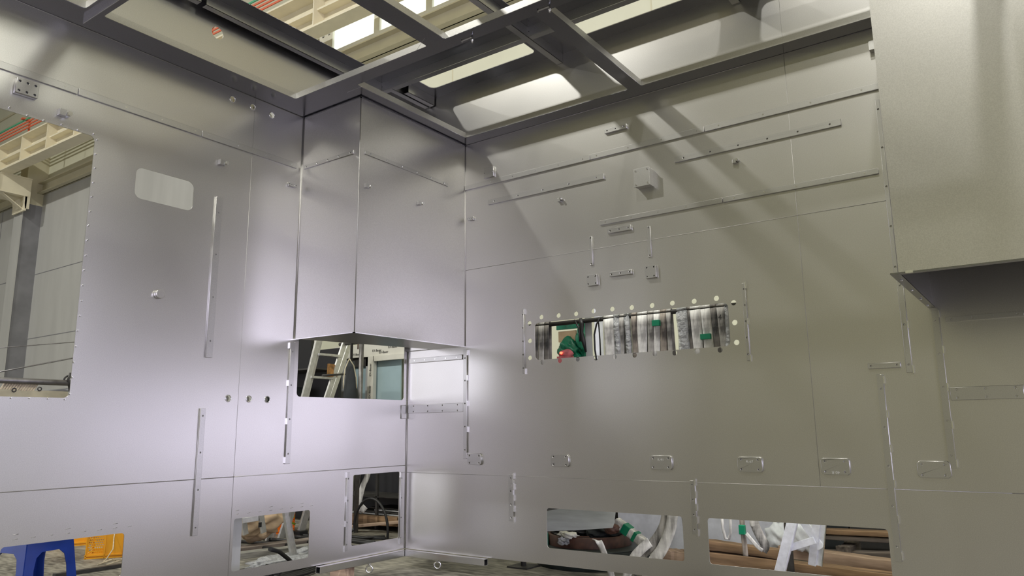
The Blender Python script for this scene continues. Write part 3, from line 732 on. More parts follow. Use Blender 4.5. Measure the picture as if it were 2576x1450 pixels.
# pipe rack with hanging slings
pr = empty('pipe_rack', (1.1, .42, FZ)); tag(pr, 'dark pipe rack behind the rear wall that the webbing slings hang on', 'rack')
MB().tube([(-.25, 0, 2.002), (2.05, 0, 2.002)], .019, 12).build('crossbar', 'dark', pr)
for x in (-.2, 1.98):
    MB().tube([(x, .06, 0), (x, .06, 2.25)], .024, 10).build('post', 'pipe', pr)
    MB().box(x - .1, -.04, 0, x + .1, .16, .012).build('foot', 'dark', pr)
def loop(x, wd, zt, zb, y=.42, depth=.05, lean=0.0, bow=.0):
    """closed strap hanging over the bar: front run, bottom bend, back run"""
    pts = []; n = 9
    for i in range(7):
        a = PI * i / 6; pts.append((x, y + .021 * math.cos(PI - a) - .0, zt + .021 * math.sin(a)))
    back = [(x + .01, y + depth * .7, zt - .12)]
    for i in range(1, n): 
        t = i / n; pts.append((x + lean * t + bow * math.sin(PI * t), y + .021 + (depth - .02) * t, zt - (zt - zb) * t))
    for i in range(5):
        a = PI * i / 4; pts.append((x + lean, y + .01 + depth * .5 * math.cos(a) * 1.0, zb - .04 * math.sin(a)))
    for i in range(1, n):
        t = 1 - i / n; pts.append((x + lean * t - bow * .5 * math.sin(PI * t), y - .022 - .02 * t, zt - (zt - zb) * t))
    pts.append((x, y - .022, zt - .01))
    return pts
SL = [(1.119, .045, 'sling_dark', 'first webbing sling from the left on the pipe rack, dark grey'), (1.172, .060, 'sling_grey', 'second webbing sling from the left on the pipe rack, grey'),
      (1.225, .046, 'sling_dark', 'third webbing sling from the left on the pipe rack, almost black'),
      (1.817, .092, 'sling_white', 'wide pale webbing sling just right of the gap on the pipe rack'), (1.889, .046, 'polyfilm', 'narrow film-wrapped sling right of the wide pale one'),
      (1.936, .044, 'sling_grey', 'narrow grey webbing sling between two film-wrapped ones'), (1.982, .038, 'polyfilm', 'second narrow film-wrapped sling on the pipe rack'),
      (2.041, .046, 'sling_brown', 'dark brown webbing sling left of the marked pale one'), (2.113, .082, 'sling_white', 'pale webbing sling with dark cross marks near the middle of the rack'),
      (2.185, .052, 'sling_grey', 'grey webbing sling just left of the one with high green tape'), (2.237, .052, 'sling_white', 'pale webbing sling with a green tape band high up'),
      (2.289, .050, 'sling_brown', 'brown-grey webbing sling right of the one with high green tape'), (2.333, .036, 'sling_grey', 'narrow grey sling at the edge of the bare pipe'),
      (2.438, .084, 'polyfilm', 'sling wrapped in bubbly clear film right of the bare pipe'), (2.492, .026, 'sling_dark', 'thin dark sling behind the bubbly wrapped one'),
      (2.545, .086, 'sling_white', 'wide nearly white sling right of the bubbly wrapped one'), (2.625, .074, 'sling_white', 'pale sling with a green tape band lower down'),
      (2.686, .050, 'sling_dark', 'dark sling left of the grey one marked 4'), (2.745, .068, 'sling_grey', 'grey webbing sling marked with the figure 4'),
      (2.790, .030, 'polyfilm', 'last film-wrapped sling at the right end of the rack')]
SLO = []
for i, (x, wd, mt, lab) in enumerate(SL):
    zt = 1.862 + .003
    zb = rnd(.95, 1.25)
    lean = rnd(-.03, .03) * (2 if x > 2.4 else 1); y = .42
    o = MB().ribbon(loop(x, wd, zt, zb, y, rnd(.04, .07), lean, rnd(-.01, .01)), wd, .006 if mt != 'polyfilm' else .02, (1, 0, 0)).build('webbing_sling', mt, None, 0, (x, y, zt))
    if mt == 'polyfilm':
        for v in o.data.vertices: v.co += Vector((rnd(-.006, .006), rnd(-.006, .006), rnd(-.01, .01)))
        MB().ribbon([(0, -.02, -.02), (lean * .5, -.035, (zb - zt) * .5), (lean, -.04, zb - zt + .05)], wd * .8, .005, (1, 0, 0)).build('strap', 'sling_grey', o)
    tag(o, lab, 'sling', 'webbing slings on the pipe rack'); SLO.append(o)
def band(o, dx, z, h, wd):
    MB().box(dx - wd/2 - .004, -.055, z - o.location.z, dx + wd/2 + .004, -.020, z + h - o.location.z).build('tape_band', 'greentape', o, .002)
band(SLO[10], 0, 1.758, .045, .052); band(SLO[16], 0, 1.625, .04, .07)
text_mesh('marking', '4', .055, 'ink', SLO[18], axes((.0, -.054, 1.775 - SLO[18].location.z), (1, 0, 0), (0, 0, 1)))
# bundle of cable hung on the bar, hoses in the gap
tag(MB().tube([(1.56, .40, 1.88), (1.575, .39, 1.83), (1.565, .40, 1.77), (1.585, .39, 1.70), (1.60, .40, 1.60)], [.014, .022, .013, .02, .008], 8).tube([(1.50, .40, 1.875), (1.55, .385, 1.80), (1.56, .38, 1.69)], .008, 8).build('rope_bundle', 'black', None, 0, (1.56, .4, 1.88)), 'knotted black rope bundle hanging from the bare pipe', 'rope')
tag(MB().tube([(1.74, .40, 1.87), (1.70, .41, 1.82), (1.672, .42, 1.74), (1.668, .43, 1.62), (1.69, .43, 1.45), (1.70, .43, .9)], .007, 8).build('black_hose', 'black', None, 0, (1.74, .4, 1.87)), 'thin black hose curving down behind the sling opening', 'hose')
tag(MB().tube([(1.697, .45, 1.88), (1.70, .46, 1.7), (1.705, .46, .9)], .006, 8).build('black_cable', 'black', None, 0, (1.7, .45, 1.88)), 'straight black cable hanging beside the curved hose', 'cable')
tag(MB().box(1.575, .44, .85, 1.635, .455, 1.90).build('grey_board', 'lightgrey', None, .004, (1.6, .45, .85)), 'narrow grey board hanging from the pipe rack behind the black hose', 'board')
tag(MB().box(.57, 2.42, FZ, .64, 2.49, 2.9).build('white_post', 'bluewhite', None, .003, (.6, 2.45, FZ)), 'white upright post on the back wall behind the hoses', 'post')
# covered machine
mc = empty('covered_machine', (.88, 1.45, FZ)); tag(mc, 'machine under a green tarpaulin seen through the gap between the slings', 'machine')
MB().box(-.15, .10, 0, .18, .35, 1.80).box(-.15, -.12, 1.6, .18, .35, 1.80).build('cabinet', 'greypaint', mc, .01)
def blob(mb_name, mat, c, r, parent=None, seed=1, amp=.25, sub=4, flat=None):
    bm = bmesh.new(); bmesh.ops.create_icosphere(bm, subdivisions=sub, radius=1.0)
    rs = random.Random(seed); ph = [rs.uniform(0, 6.28) for _ in range(12)]
    for v in bm.verts:
        p = v.co.copy()
        d = 1 + amp * (math.sin(3*p.x + ph[0]) * math.sin(4*p.y + ph[1]) + .6*math.sin(7*p.z + 5*p.x + ph[2]) * math.sin(6*p.y + ph[3]) + .35*math.sin(13*p.x + ph[4]) * math.sin(11*p.z + ph[5]))
        v.co = Vector((p.x*r[0]*d, p.y*r[1]*d, p.z*r[2]*d)) + Vector(c)
        if flat is not None and v.co.z < flat: v.co.z = flat
    for f in bm.faces: f.smooth = True
    me = bpy.data.meshes.new(mb_name); bm.to_mesh(me); bm.free()
    return link(mb_name, me, mat, parent)
blob('tarpaulin', 'greentarp', (-.02, -.02, 1.88), (.15, .15, .12), mc, 3, .22)
blob('tarpaulin', 'greentarp', (.12, -.02, 1.98), (.055, .1, .16), mc, 5, .2)
MB().box(-.14, -.08, 1.97, .06, -.06, 2.075).build('carton', 'beigecloth', mc)
MB().box(-.15, -.10, 2.09, .12, -.08, 2.16).build('tarp_edge', 'greentarp', mc)
rl = empty('warning_light', (.935, 1.1, 1.66)); tag(rl, 'red glowing light wrapped in clear film under the green tarpaulin', 'light')
blob('wrapping', 'pinkpaint', (.04, .03, .02), (.07, .03, .045), rl, 8, .2, 3)
MB().cyl((0, -.012, .03), (0, .01, .03), .012, 14).build('glowing_lens', 'redled', rl)
MB().box(-.05, .0, -.1, .10, .06, -.0).build('base', 'pinkpaint', rl)
MB().box(.02, .02, FZ - 1.66, .05, .05, -.1).build('stand', 'dark', rl)

# low opening, left one
def yplate(name, poly, y, th, mat, label, cat, lean=0):
    m = MB(); m.prism(poly, y, y + th, 'xz'); c = (sum(p[0] for p in poly)/len(poly), y, min(p[1] for p in poly))
    return tag(m.build(name, mat, None, 0, c), label, cat)
yplate('steel_offcut', [(1.02, .30), (1.285, .35), (1.40, .37), (1.765, .345), (1.75, .26), (1.735, .225), (1.40, .184), (1.126, .159), (1.0, .16)], .50, .004, 'whiteplate', 'sheet of brushed pale steel leaning behind the left low opening', 'sheet')
yplate('pale_board', [(1.20, FZ), (2.75, FZ), (2.75, .75), (1.20, .75)], 1.62, .02, 'bluewhite', 'large pale blue-white sheet standing behind the left low opening', 'board')
dr = empty('drum_base', (1.27, 1.0, FZ)); tag(dr, 'large dark round drum base under the brown ring', 'drum')
MB().cyl((0, 0, 0), (0, 0, .135), .49, 48).cyl((0, 0, .135), (0, 0, .148), .47, 48, .45).build('body', 'tyre', dr)
rg = empty('brown_ring', (1.23, 1.02, .009)); tag(rg, 'brown steel ring lying on the dark drum base with green tape', 'ring')
m = MB(); n = 48
for i in range(n):
    a0, a1 = 2*PI*i/n, 2*PI*(i+1)/n
    for (ra, za, rb, zb_) in ((.36, 0, .36, .085), (.36, .085, .345, .09), (.345, .09, .33, .085), (.33, .085, .33, 0)):
        v = [m.bm.verts.new((ra*math.cos(a), ra*math.sin(a), za)) for a in (a0, a1)] + [m.bm.verts.new((rb*math.cos(a), rb*math.sin(a), zb_)) for a in (a1, a0)]
        f = m.bm.faces.new(v); f.smooth = True
bmesh.ops.remove_doubles(m.bm, verts=m.bm.verts, dist=1e-4)
m.build('ring_body', 'rust', rg)
MB().obox((-.30, -.215, .045), (.045, -.062, 0), (.0035, .0025, 0), (0, 0, .045)).build('tape_patch', 'greentape', rg)
tag(blob('black_bag', 'black', (1.09, .92, .12), (.16, .12, .05), None, 11, .3), 'crumpled black plastic bag inside the brown ring', 'bag')
tag(blob('blue_bag', 'darkcloth', (1.42, .95, .13), (.13, .12, .06), None, 12, .3), 'dark blue-grey plastic bundle at the right inside the brown ring', 'bag')
o = blob('glove', 'canvas', (1.22, .68, .115), (.08, .045, .025), None, 14, .35); tag(o, 'crumpled cream work glove lying on the rim of the brown ring', 'glove'); o.data.materials[0] = M['film']
tag(blob('clear_film', 'polyfilm', (1.20, .635, .07), (.045, .03, .03), None, 15, .3), 'crumpled piece of clear film under the cream glove', 'film')
# rolled sling with green tape
rs_ = empty('rolled_sling', (1.74, .8, .155)); tag(rs_, 'folded beige sling bundle bound with two green tape bands', 'sling bundle')
dv = Vector((.27, 0, -.17)).normalized(); up = Vector((.17, 0, .27)).normalized()
MB().obox((0, 0, 0), dv*.155, Vector((0, .04, 0)), up*.036).build('bundle', 'sling_white', rs_, .012)
MB().obox(-dv*.04, dv*.034, Vector((0, .043, 0)), up*.040).build('tape_band', 'greentape', rs_, .006)
MB().obox(dv*.05 , dv*.016, Vector((0, .043, 0)), up*.040).build('tape_band', 'greentape', rs_, .006)
MB().obox(dv*.20 - up*.01, dv*.055, Vector((0, .035, 0)), up*.028).build('end_tab', 'sling_white', rs_, .006)
text_mesh('marking', 'LS', .035, 'ink', rs_, axes((dv*.20 - up*.01) + Vector((0, -.0355, 0)), (dv.x, 0, dv.z), (up.x, 0, up.z)))
tag(blob('brown_bundle', 'rust', (1.62, .70, .19), (.06, .05, .045), None, 21, .15), 'dark brown bundle left of the taped sling bundle', 'bundle')
def strap(pts, wd, mat, label, side=(1, 0, 0), name='webbing_sling', grp=None):
    # smooth the path
    P_ = [Vector(p) for p in pts]; out = []
    for i in range(len(P_) - 1):
        p0, p1, p2, p3 = P_[max(0, i-1)], P_[i], P_[i+1], P_[min(len(P_)-1, i+2)]
        for k in range(6):
            t = k / 6; out.append(.5*((2*p1) + (p2-p0)*t + (2*p0-5*p1+4*p2-p3)*t*t + (3*p1-p0-3*p2+p3)*t**3))
    out.append(P_[-1])
    return tag(MB().ribbon(out, wd, .006, side).build(name, mat, None, 0, tuple(P_[0])), label, 'sling', grp)
strap([(2.26, .42, 1.0), (2.255, .41, .6), (2.235, .40, .36), (2.19, .40, .24), (2.10, .40, .13), (2.0, .41, .04), (1.93, .42, -.08)], .075, 'sling_grey', 'wide grey sling curving down to the left in front of the pale sheet', (.8, -.1, -.4))
strap([(2.32, .43, 1.0), (2.31, .40, .6), (2.295, .38, .38), (2.27, .38, .26), (2.20, .38, .12), (2.12, .38, .02), (2.06, .39, -.10)], .085, 'sling_white', 'second wide pale sling curving down beside the grey one', (.8, -.1, -.4))
strap([(2.10, .39, .16), (2.05, .38, .12), (1.98, .37, .05), (1.93, .37, -.04), (1.90, .37, -.132)], .07, 'sling_white', 'short pale sling end lying under the two wide slings', (.6, -.1, -.6))
strap([(2.34, .44, 1.0), (2.345, .43, .5), (2.36, .43, .3), (2.37, .43, .2), (2.385, .43, .1), (2.39, .43, -.06)], .03, 'sling_white', 'thin pale sling hanging at the right edge of the left low opening', (.4, .9, 0))
strap([(2.35, .46, 1.0), (2.36, .46, .35), (2.38, .46, .24), (2.43, .46, .12), (2.47, .46, 0)], .035, 'sling_grey', 'thin grey sling behind the thin pale one', (.4, .9, 0))
strap([(1.60, .45, .13), (1.66, .42, .12), (1.70, .42, .04), (1.74, .42, -.06), (1.76, .42, -.13)], .05, 'sling_white', 'beige strap end drooping below the taped sling bundle', (.9, 0, -.2))

def timber(a, b, w_, h, mat, label, name='timber_beam', roll=0, cat='timber'):
    a, b = Vector(a), Vector(b); c = (a + b) / 2; d = (b - a).normalized(); L = (b - a).length
    m = MB(); bm = m.bm
    n = 10; sd = d.cross(Vector((0, 0, 1))).normalized(); up_ = sd.cross(d)
    R = []
    rs = random.Random(hash(label) % 1000 if False else len(label) * 7)
    for i in range(n + 1):
        t = -L/2 + L*i/n; jx = rs.uniform(-.06, .06)*h; jy = rs.uniform(-.05, .05)*h
        R.append([bm.verts.new((t, w_/2*sx + jx*(.5 if sx > 0 else -.3), h/2*sz + jy*sz)) for sx, sz in ((-1,-1),(1,-1),(1,1),(-1,1))])
    for p, q in zip(R, R[1:]):
        for k in range(4): bm.faces.new((p[k], p[(k+1) % 4], q[(k+1) % 4], q[k]))
    bm.faces.new(R[0][::-1]); bm.faces.new(R[-1])
    o = m.build(name, mat, None, .004)
    o.matrix_world = Matrix(((d.x, sd.x, up_.x, c.x), (d.y, sd.y, up_.y, c.y), (d.z, sd.z, up_.z, c.z), (0, 0, 0, 1)))
    return tag(o, label, cat)
timber((2.10, .56, .045), (2.36, .52, .04), .12, .11, 'palewood', 'sawn timber end at the right edge of the left low opening')
timber((2.05, .62, -.08), (2.5, .62, -.08), .14, .12, 'greywood', 'dark timber under the sawn timber end')
timber((2.30, .60, .155), (2.98, .62, .118), .10, .062, 'wood', 'brown timber beam at the left of the right low opening, upper one', )
timber((2.30, .58, .062), (3.95, .66, .005), .12, .085, 'wood', 'long brown timber beam across the foot of the right low opening')
timber((2.9, .86, .105), (3.95, .95, .035), .12, .075, 'palewood', 'pale split timber behind the ladder legs')
timber((3.0, .74, .025), (3.95, .80, -.035), .13, .06, 'greywood', 'grey weathered timber right of the ladder legs')
timber((3.05, 1.20, .216), (4.1, 1.22, .236), .12, .036, 'wood', 'upper brown plank at the top right of the right low opening')
timber((3.05, 1.22, .176), (4.1, 1.24, .192), .12, .034, 'greywood', 'second plank right under the upper brown plank')
timber((3.10, 1.12, .065), (4.1, 1.12, .125), .10, .045, 'greywood', 'dark slanting plank below the stacked planks')
timber((2.7, 1.0, -.08), (4.3, 1.05, -.09), .35, .10, 'greywood', 'dark baulk at the bottom of the timber pile')
timber((2.25, .75, -.06), (3.2, .80, -.07), .25, .12, 'greywood', 'dark baulk under the left end of the timber pile')
for x in (3.3, 4.0):
    timber((x, 1.0, -.0), (x, 1.4, -.0), .09, .28, 'greywood', 'upright packing block behind the planks, %s' % ('left one' if x < 3.5 else 'right one'))
# stepladder behind the right low opening
sl = empty('stepladder', (3.15, .34, FZ)); tag(sl, 'pale aluminium stepladder legs and brace standing in front of the timber', 'ladder')
MB().bar((-.16, -.02, 0), (.16, .02, 1.0), .068, .028, (0, 1, 0)).bar((-.16 + .03, -.035, 0), (.16 + .03, .005, 1.0), .006, .01, (0, 1, 0)).build('leg', 'whitealu', sl, .003)
MB().bar((.09, .06, .24), (.24, .02, 1.0), .05, .02, (0, 1, 0)).bar((.13, .07, .24), (.28, .03, 1.0), .035, .012, (0, 1, 0)).build('leg', 'whitealu', sl, .003)
MB().bar((.155, .045, .24), (.30, .005, 1.0), .006, .012, (0, 1, 0)).build('leg_edge', 'bright', sl)
MB().bar((-.06, .01, .335), (.13, .02, .405), .045, .012, (0, 1, 0)).build('brace', 'whitealu', sl, .002)
MB().bar((.02, .08, .56), (.16, .05, .35), .05, .012, (0, 1, 0)).build('brace', 'whitealu', sl, .002)
tag(blob('plastic_bag', 'polybag', (2.90, .92, .19), (.10, .08, .10), None, 31, .22), 'crumpled white plastic bag left of the stepladder', 'bag')
tag(blob('plastic_bag', 'polybag', (3.10, .80, .24), (.08, .06, .12), None, 33, .2), 'crumpled white plastic bag behind the stepladder legs', 'bag')
o = MB().tube([(2.652, .40, .95), (2.655, .40, .36), (2.658, .40, .29), (2.672, .40, .225), (2.695, .40, .222), (2.712, .40, .27), (2.716, .40, .36), (2.72, .40, .95)], .010, 8).build('rope_loop', 'sling_white', None, 0, (2.66, .4, .95))
tag(o, 'white rope loop hanging into the right low opening', 'rope')
o = strap([(2.795, .40, .95), (2.797, .40, .35), (2.80, .40, .26), (2.804, .40, .19), (2.806, .40, .12)], .035, 'sling_brown', 'narrow strap with a green tape knot in the right low opening')
MB().box(-.02, -.02, .262 - .95, .022, .012, .325 - .95).build('tape_band', 'greentape', o, .004)
strap([(2.82, .40, .27), (2.85, .40, .235), (2.89, .40, .19), (2.925, .40, .165)], .025, 'sling_white', 'thin white strap end lying towards the striped sling', (.6, 0, .7))
strap([(2.87, .41, .95), (2.875, .41, .40), (2.885, .41, .32), (2.915, .41, .25), (2.94, .41, .20), (2.92, .41, .16)], .06, 'sling_grey', 'grey sling with its twisted end hanging in the right low opening', (.9, .3, 0))
yplate('pale_sheet', [(2.35, .0), (3.0, .0), (3.0, 1.2), (2.35, 1.2)], 1.75, .01, 'bluewhite', 'pale sheet on edge behind the hanging rope loop', 'board')
yplate('dark_cabinet', [(3.0, FZ), (3.25, FZ), (3.25, .9), (3.0, .9)], 1.5, .3, 'darkcloth', 'dark cabinet behind the white plastic bags', 'cabinet')
yplate('dark_cabinet', [(-.2, FZ), (1.15, FZ), (1.15, .9), (-.2, .9)], 1.9, .4, 'dark', 'dark low cabinet behind the brown ring', 'cabinet')
yplate('dark_cabinet', [(3.26, FZ), (4.6, FZ), (4.6, .28), (3.26, .28)], 1.5, .3, 'dark', 'dark low box behind the stacked planks', 'cabinet')

# ================================================================== BEHIND THE LEFT WALL
# blue stool
st = empty('plastic_stool', (-.45, -2.74, FZ), .25); tag(st, 'blue plastic stool seen through the low opening at the left edge', 'stool')
sh = .53; wt, wb = .145, .20
MB().box(-wt - .01, -wt - .01, sh - .012, wt + .01, wt + .01, sh).build('seat', 'blue', st, .012)
for k in range(4):
    a = PI / 2 * k
    m = MB()
    poly = [(-wb, 0), (-wb + .075, 0), (-.105, .36), (-.09, .425), (-.055, .455), (.055, .455), (.09, .425), (.105, .36), (wb - .075, 0), (wb, 0), (wt, sh - .012), (-wt, sh - .012)]
    m.prism(poly, -.003, .003, 'xz')
    for v in m.bm.verts:
        y = -(wb - (wb - wt) * (v.co.z / sh)) + v.co.y; x = v.co.x
        v.co = Vector((x*math.cos(a) - y*math.sin(a), x*math.sin(a) + y*math.cos(a), v.co.z))
    m.build('side', 'blue', st)
# yellow crates
def crate(loc, rz, mat, label, L=.46, W=.33, Hh=.28):
    r = empty('plastic_crate', loc, rz); tag(r, label, 'crate')
    def side(name, w_, pos, ang):
        hs = []
        for cx in (-w_*.34, w_*.34):
            for i in range(-3, 4):
                for j in range(8):
                    hs.append(circ(cx + i*.018 + (.009 if j % 2 else 0), .055 + j*.022, .0082, 6))
        o = plate(name, rrect(-w_/2, 0, w_/2, Hh), hs, 'xz', -.002, .004, mat, r)
        o.location = pos; o.rotation_euler = (0, 0, ang); return o
    side('side', L, (0, -W/2, 0), 0); side('side', L, (0, W/2, 0), 0); side('side', W, (-L/2, 0, 0), PI/2); side('side', W, (L/2, 0, 0), PI/2)
    MB().box(-L/2, -W/2, 0, L/2, W/2, .006).build('bottom', mat, r)
    for z in (0, .022, Hh - .02):
        m = MB()
        m.box(-L/2 - .01, -W/2 - .012, z, L/2 + .01, -W/2, z + .012).box(L/2, -W/2 - .012, z, L/2 + .012, W/2, z + .012).box(-L/2 - .012, -W/2 - .012, z, -L/2, W/2, z + .012).box(-L/2, W/2, z, L/2, W/2 + .012, z + .012)
        m.build('rim', mat, r)
    for x in (-L/2, -L*.17, L*.17, L/2):
        MB().box(x - .005, -W/2 - .012, 0, x + .005, -W/2, Hh).build('rib', mat, r)
    for y in (-W/2, -W*.17, W*.17, W/2):
        MB().box(L/2, y - .005, 0, L/2 + .012, y + .005, Hh).build('rib', mat, r)
    return r
crate((-2.72, -1.05, FZ), math.radians(55), 'yellow', 'yellow perforated plastic crate on the floor, the near one at the opening edge')
crate((-3.86, -1.02, FZ), math.radians(60), 'yellow', 'yellow plastic crate on the floor behind the near one')
tag(MB().tube([(-2.60, -1.14, .10), (-2.56, -1.17, .05), (-2.50, -1.20, -.05), (-2.47, -1.27, -.128), (-2.40, -1.33, -.13), (-2.36, -1.24, -.13), (-2.44, -1.22, -.13), (-2.33, -1.36, -.13), (-2.28, -1.44, -.132)], .005, 6)
    .tube([(-2.44, -1.26, -.128), (-2.34, -1.14, -.128), (-2.32, -1.22, -.13), (-2.20, -1.40, -.133)], .004, 6).build('rope', 'rope', None, 0, (-2.4, -1.3, FZ)), 'thin frayed rope hanging off the yellow crate onto the floor', 'rope')
tag(MB().box(-2.05, -1.9, FZ, -2.0, -1.1, FZ + .03).build('floor_strip', 'dark', None, 0, (-2.02, -1.5, FZ)), 'dark steel strip lying on the floor in front of the yellow crate', 'strip')
# ladder behind the opening under the duct
ld = empty('extension_ladder', (-2.2, .3, FZ)); tag(ld, 'aluminium extension ladder leaning behind the opening under the duct', 'ladder')
LB = []
def lp(y, z): return (0, y - .3, z - FZ)
def stile(y0, z0, y1, z1, w_, nm='stile', off=0):
    s = (y1 - y0) / (z1 - z0); yb = y0 - s * (z0 - FZ)
    yt = y0 + s * (2.6 - z0)
    return MB().bar((off, yb - .3, 0.0), (off, yt - .3, 2.6 - FZ), w_, .028, (1, 0, 0)).build(nm, 'alu', ld, .003), s, yb
stile((-2.2, 0.647, 1.365)[1], (-2.2, 0.647, 1.365)[2], (-2.2, 0.819, 2.033)[1], (-2.2, 0.819, 2.033)[2], .065)
stile((-2.2, 0.98, 1.374)[1], (-2.2, 0.98, 1.374)[2], (-2.2, 1.232, 2.046)[1], (-2.2, 1.232, 2.046)[2], .065)
stile((-2.2, 0.737, 1.367)[1], (-2.2, 0.737, 1.367)[2], (-2.2, 0.907, 2.041)[1], (-2.2, 0.907, 2.041)[2], .060, 'inner_stile', -.07)
stile((-2.2, 1.106, 1.377)[1], (-2.2, 1.106, 1.377)[2], (-2.2, 1.372, 2.058)[1], (-2.2, 1.372, 2.058)[2], .060, 'inner_stile', -.07)
ra = ((-2.2, 0.844, 1.878), (-2.2, 1.137, 1.914)); rb = ((-2.2, 0.725, 1.61), (-2.2, 1.003, 1.638))
dy = rb[0][1] - ra[0][1]; dz = rb[0][2] - ra[0][2]
for k in range(-2, 8):
    y0 = ra[0][1] + dy*k; z0 = ra[0][2] + dz*k; y1 = ra[1][1] + dy*k; z1 = ra[0][2] + dz*k
    if z0 > FZ + .05: MB().box(-.025, y0 - .3, z0 - .028 - FZ, .025, y1 - .3 + .03, z0 - FZ).build('rung', 'alu', ld, .003)
cy, cz = 1.00, 1.67
for k, (dy2, mt) in enumerate(((.0, 'amber'), (.10, 'amber'))):
    MB().box(.02 - k*.05, cy + dy2 - .05 - .3, cz - .06 - FZ, .05 - k*.05, cy + dy2 + .03 - .3, cz + .09 - FZ).build('clamp', mt, ld, .004)
MB().tube([(.05, cy - .14 - .3, cz - .05 - FZ), (.05, cy + .2 - .3, cz - .02 - FZ)], .012, 8).build('lock_bolt', 'dark', ld)
foot_y = (-2.2, 0.685, -0.099)[1]
# dark jacket on a hook
jk = empty('work_jacket', (-1.7, .98, 1.9)); tag(jk, 'dark work jacket with pale piping hanging behind the opening under the duct', 'jacket')
jt = (-1.7, 0.864, 1.73); jb_ = ((-1.7, 0.792, 1.34), (-1.7, 1.028, 1.346))
m = MB(); n = 14; R = []
for i in range(10):
    t = i / 9; z = jt[2] + .02 - (jt[2] + .02 - jb_[0][2] + .35) * t; ya = jt[1] + (jb_[0][1] - jt[1]) * min(1, t*1.25); yb = jt[1] + .03 + (jb_[1][1] - jt[1]) * min(1, t*1.15)
    cyy, ry = (ya + yb) / 2, (yb - ya) / 2 + .015
    R.append([m.bm.verts.new(((.05 + .03*t) * math.sin(2*PI*k/n) * (1 + .25*math.sin(5*k)), cyy - .98 + ry * math.cos(2*PI*k/n) * (1 + .05*math.sin(3*k + t*6)), z - 1.9)) for k in range(n)])
for a, b in zip(R, R[1:]):
    for k in range(n):
        f = m.bm.faces.new((a[k], a[(k+1) % n], b[(k+1) % n], b[k])); f.smooth = True
m.bm.faces.new(R[0][::-1]); m.bm.faces.new(R[-1])
m.build('body', 'darkcloth', jk)
for (a, b, c_) in (((883,905),(893,945),(897,975)), ((888,908),(898,950),(903,980)), ((880,905),(868,940),(865,975))): pass
MB().tube([(-1.62, 0.783, 1.773), (-1.62, 0.85, 1.702), (-1.62, 0.891, 1.572), (-1.62, 0.901, 1.45)], .006, 6).build('piping', 'canvas', None)
MB().tube([(-1.62, 0.778, 1.764), (-1.62, 0.724, 1.66), (-1.62, 0.707, 1.52), (-1.62, 0.71, 1.443)], .006, 6).build('piping', 'canvas', None)
bpy.context.view_layer.update()
for o in [o for o in bpy.data.objects if o.name.startswith('piping')]:
    o.parent = jk; o.matrix_parent_inverse = jk.matrix_world.inverted()
MB().tube([(0, 0.0, -.0), (0, 0, .14)], .008, 6).build('hook_cord', 'rust', jk)
tag(MB().tube([(-1.86, 1.03, FZ), (-1.86, 1.03, 2.05), (-1.7, .98, 2.05), (-1.62, .96, 2.05)], .016, 8).build('coat_stand', 'dark', None, 0, (-1.86, 1.03, FZ)), 'dark upright bar with an arm that the work jacket hangs from', 'stand')
# film-covered inner window frames with teal panes on the back wall
def inner_window():
    y = 2.30
    r = empty('trim_2', (-2.8, y, 1.2)); tag(r, 'teal-glazed window with film-covered white frame in the back wall', kind='structure')
    bpy.context.view_layer.update()
    sub(MB().box(-3.45, y + .06, .7, -2.35, y + .08, 2.0), 'pane', 'tealglass', r)
    sub(MB().box(-3.5, y + .02, .6, -3.36, y + .06, 2.0).box(-2.99, y + .03, .6, -2.93, y + .05, 2.0), 'side_frame', 'lightgrey', r)
    sub(MB().box(-3.6, y, 1.985, -2.0, y + .12, 2.16), 'window_frame', 'film', r)
    sub(MB().box(-2.90, y - .02, .6, -2.79, y + .04, 1.985).box(-2.80, y - .02, 1.915, -2.2, y + .04, 1.985), 'window_frame', 'film', r)
    sub(MB().box(-3.46, y + .03, 1.86, -2.92, y + .06, 1.985), 'dark_gap', 'dark', r)
    for i, (x, z) in enumerate(((-3.15, 2.03), (-2.75, 2.06), (-2.45, 2.09), (-2.62, 2.03), (-3.4, 2.07))):
        t_ = text_mesh('film_print', 'EX-Bauer', .045, 'ink', None, axes((x, y - .003, z), (1, 0, .0), (0, 0, 1))); t_.parent = r; t_.matrix_parent_inverse = r.matrix_world.inverted()
    for z in (1.8, 1.5, 1.2):
        t_ = text_mesh('film_print', 'EX-Bauer', .045, 'ink', None, axes((-2.845, y - .023, z), (0, 0, 1), (-1, 0, 0))); t_.parent = r; t_.matrix_parent_inverse = r.matrix_world.inverted()
inner_window()
pp = (-1.873, 1.2, 1.925); tag(MB().tube([(pp[0] - .02, 1.2, FZ), (pp[0], 1.2, 2.35)], .028, 12).build('standing_pipe', 'pipe', None, 0, (pp[0], 1.2, FZ)), 'grey standing pipe in front of the teal-glazed window', 'pipe')
tag(MB().tube([(-2.3, 1.24, 2.02), (-.70, 1.22, 2.02)], .022, 10).build('cross_pipe', 'pipe', None, 0, (-1.7, 1.23, 2.02)), 'level grey pipe clamped to the standing pipe', 'pipe')
for x, mt, wd, lab in ((-.93, 'sling_white', .07, 'pale sling hanging at the right end of the opening under the duct'), (-.86, 'sling_grey', .07, 'grey sling hanging right of the pale one behind the opening under the duct'), (-1.02, 'sling_dark', .04, 'narrow dark spotted sling hanging left of the pale one')):
    strap([(x, 1.21, 2.045), (x, 1.195, 2.0), (x, 1.19, 1.7), (x - .01, 1.19, 1.3), (x - .02, 1.19, .9)], wd, mt, lab)
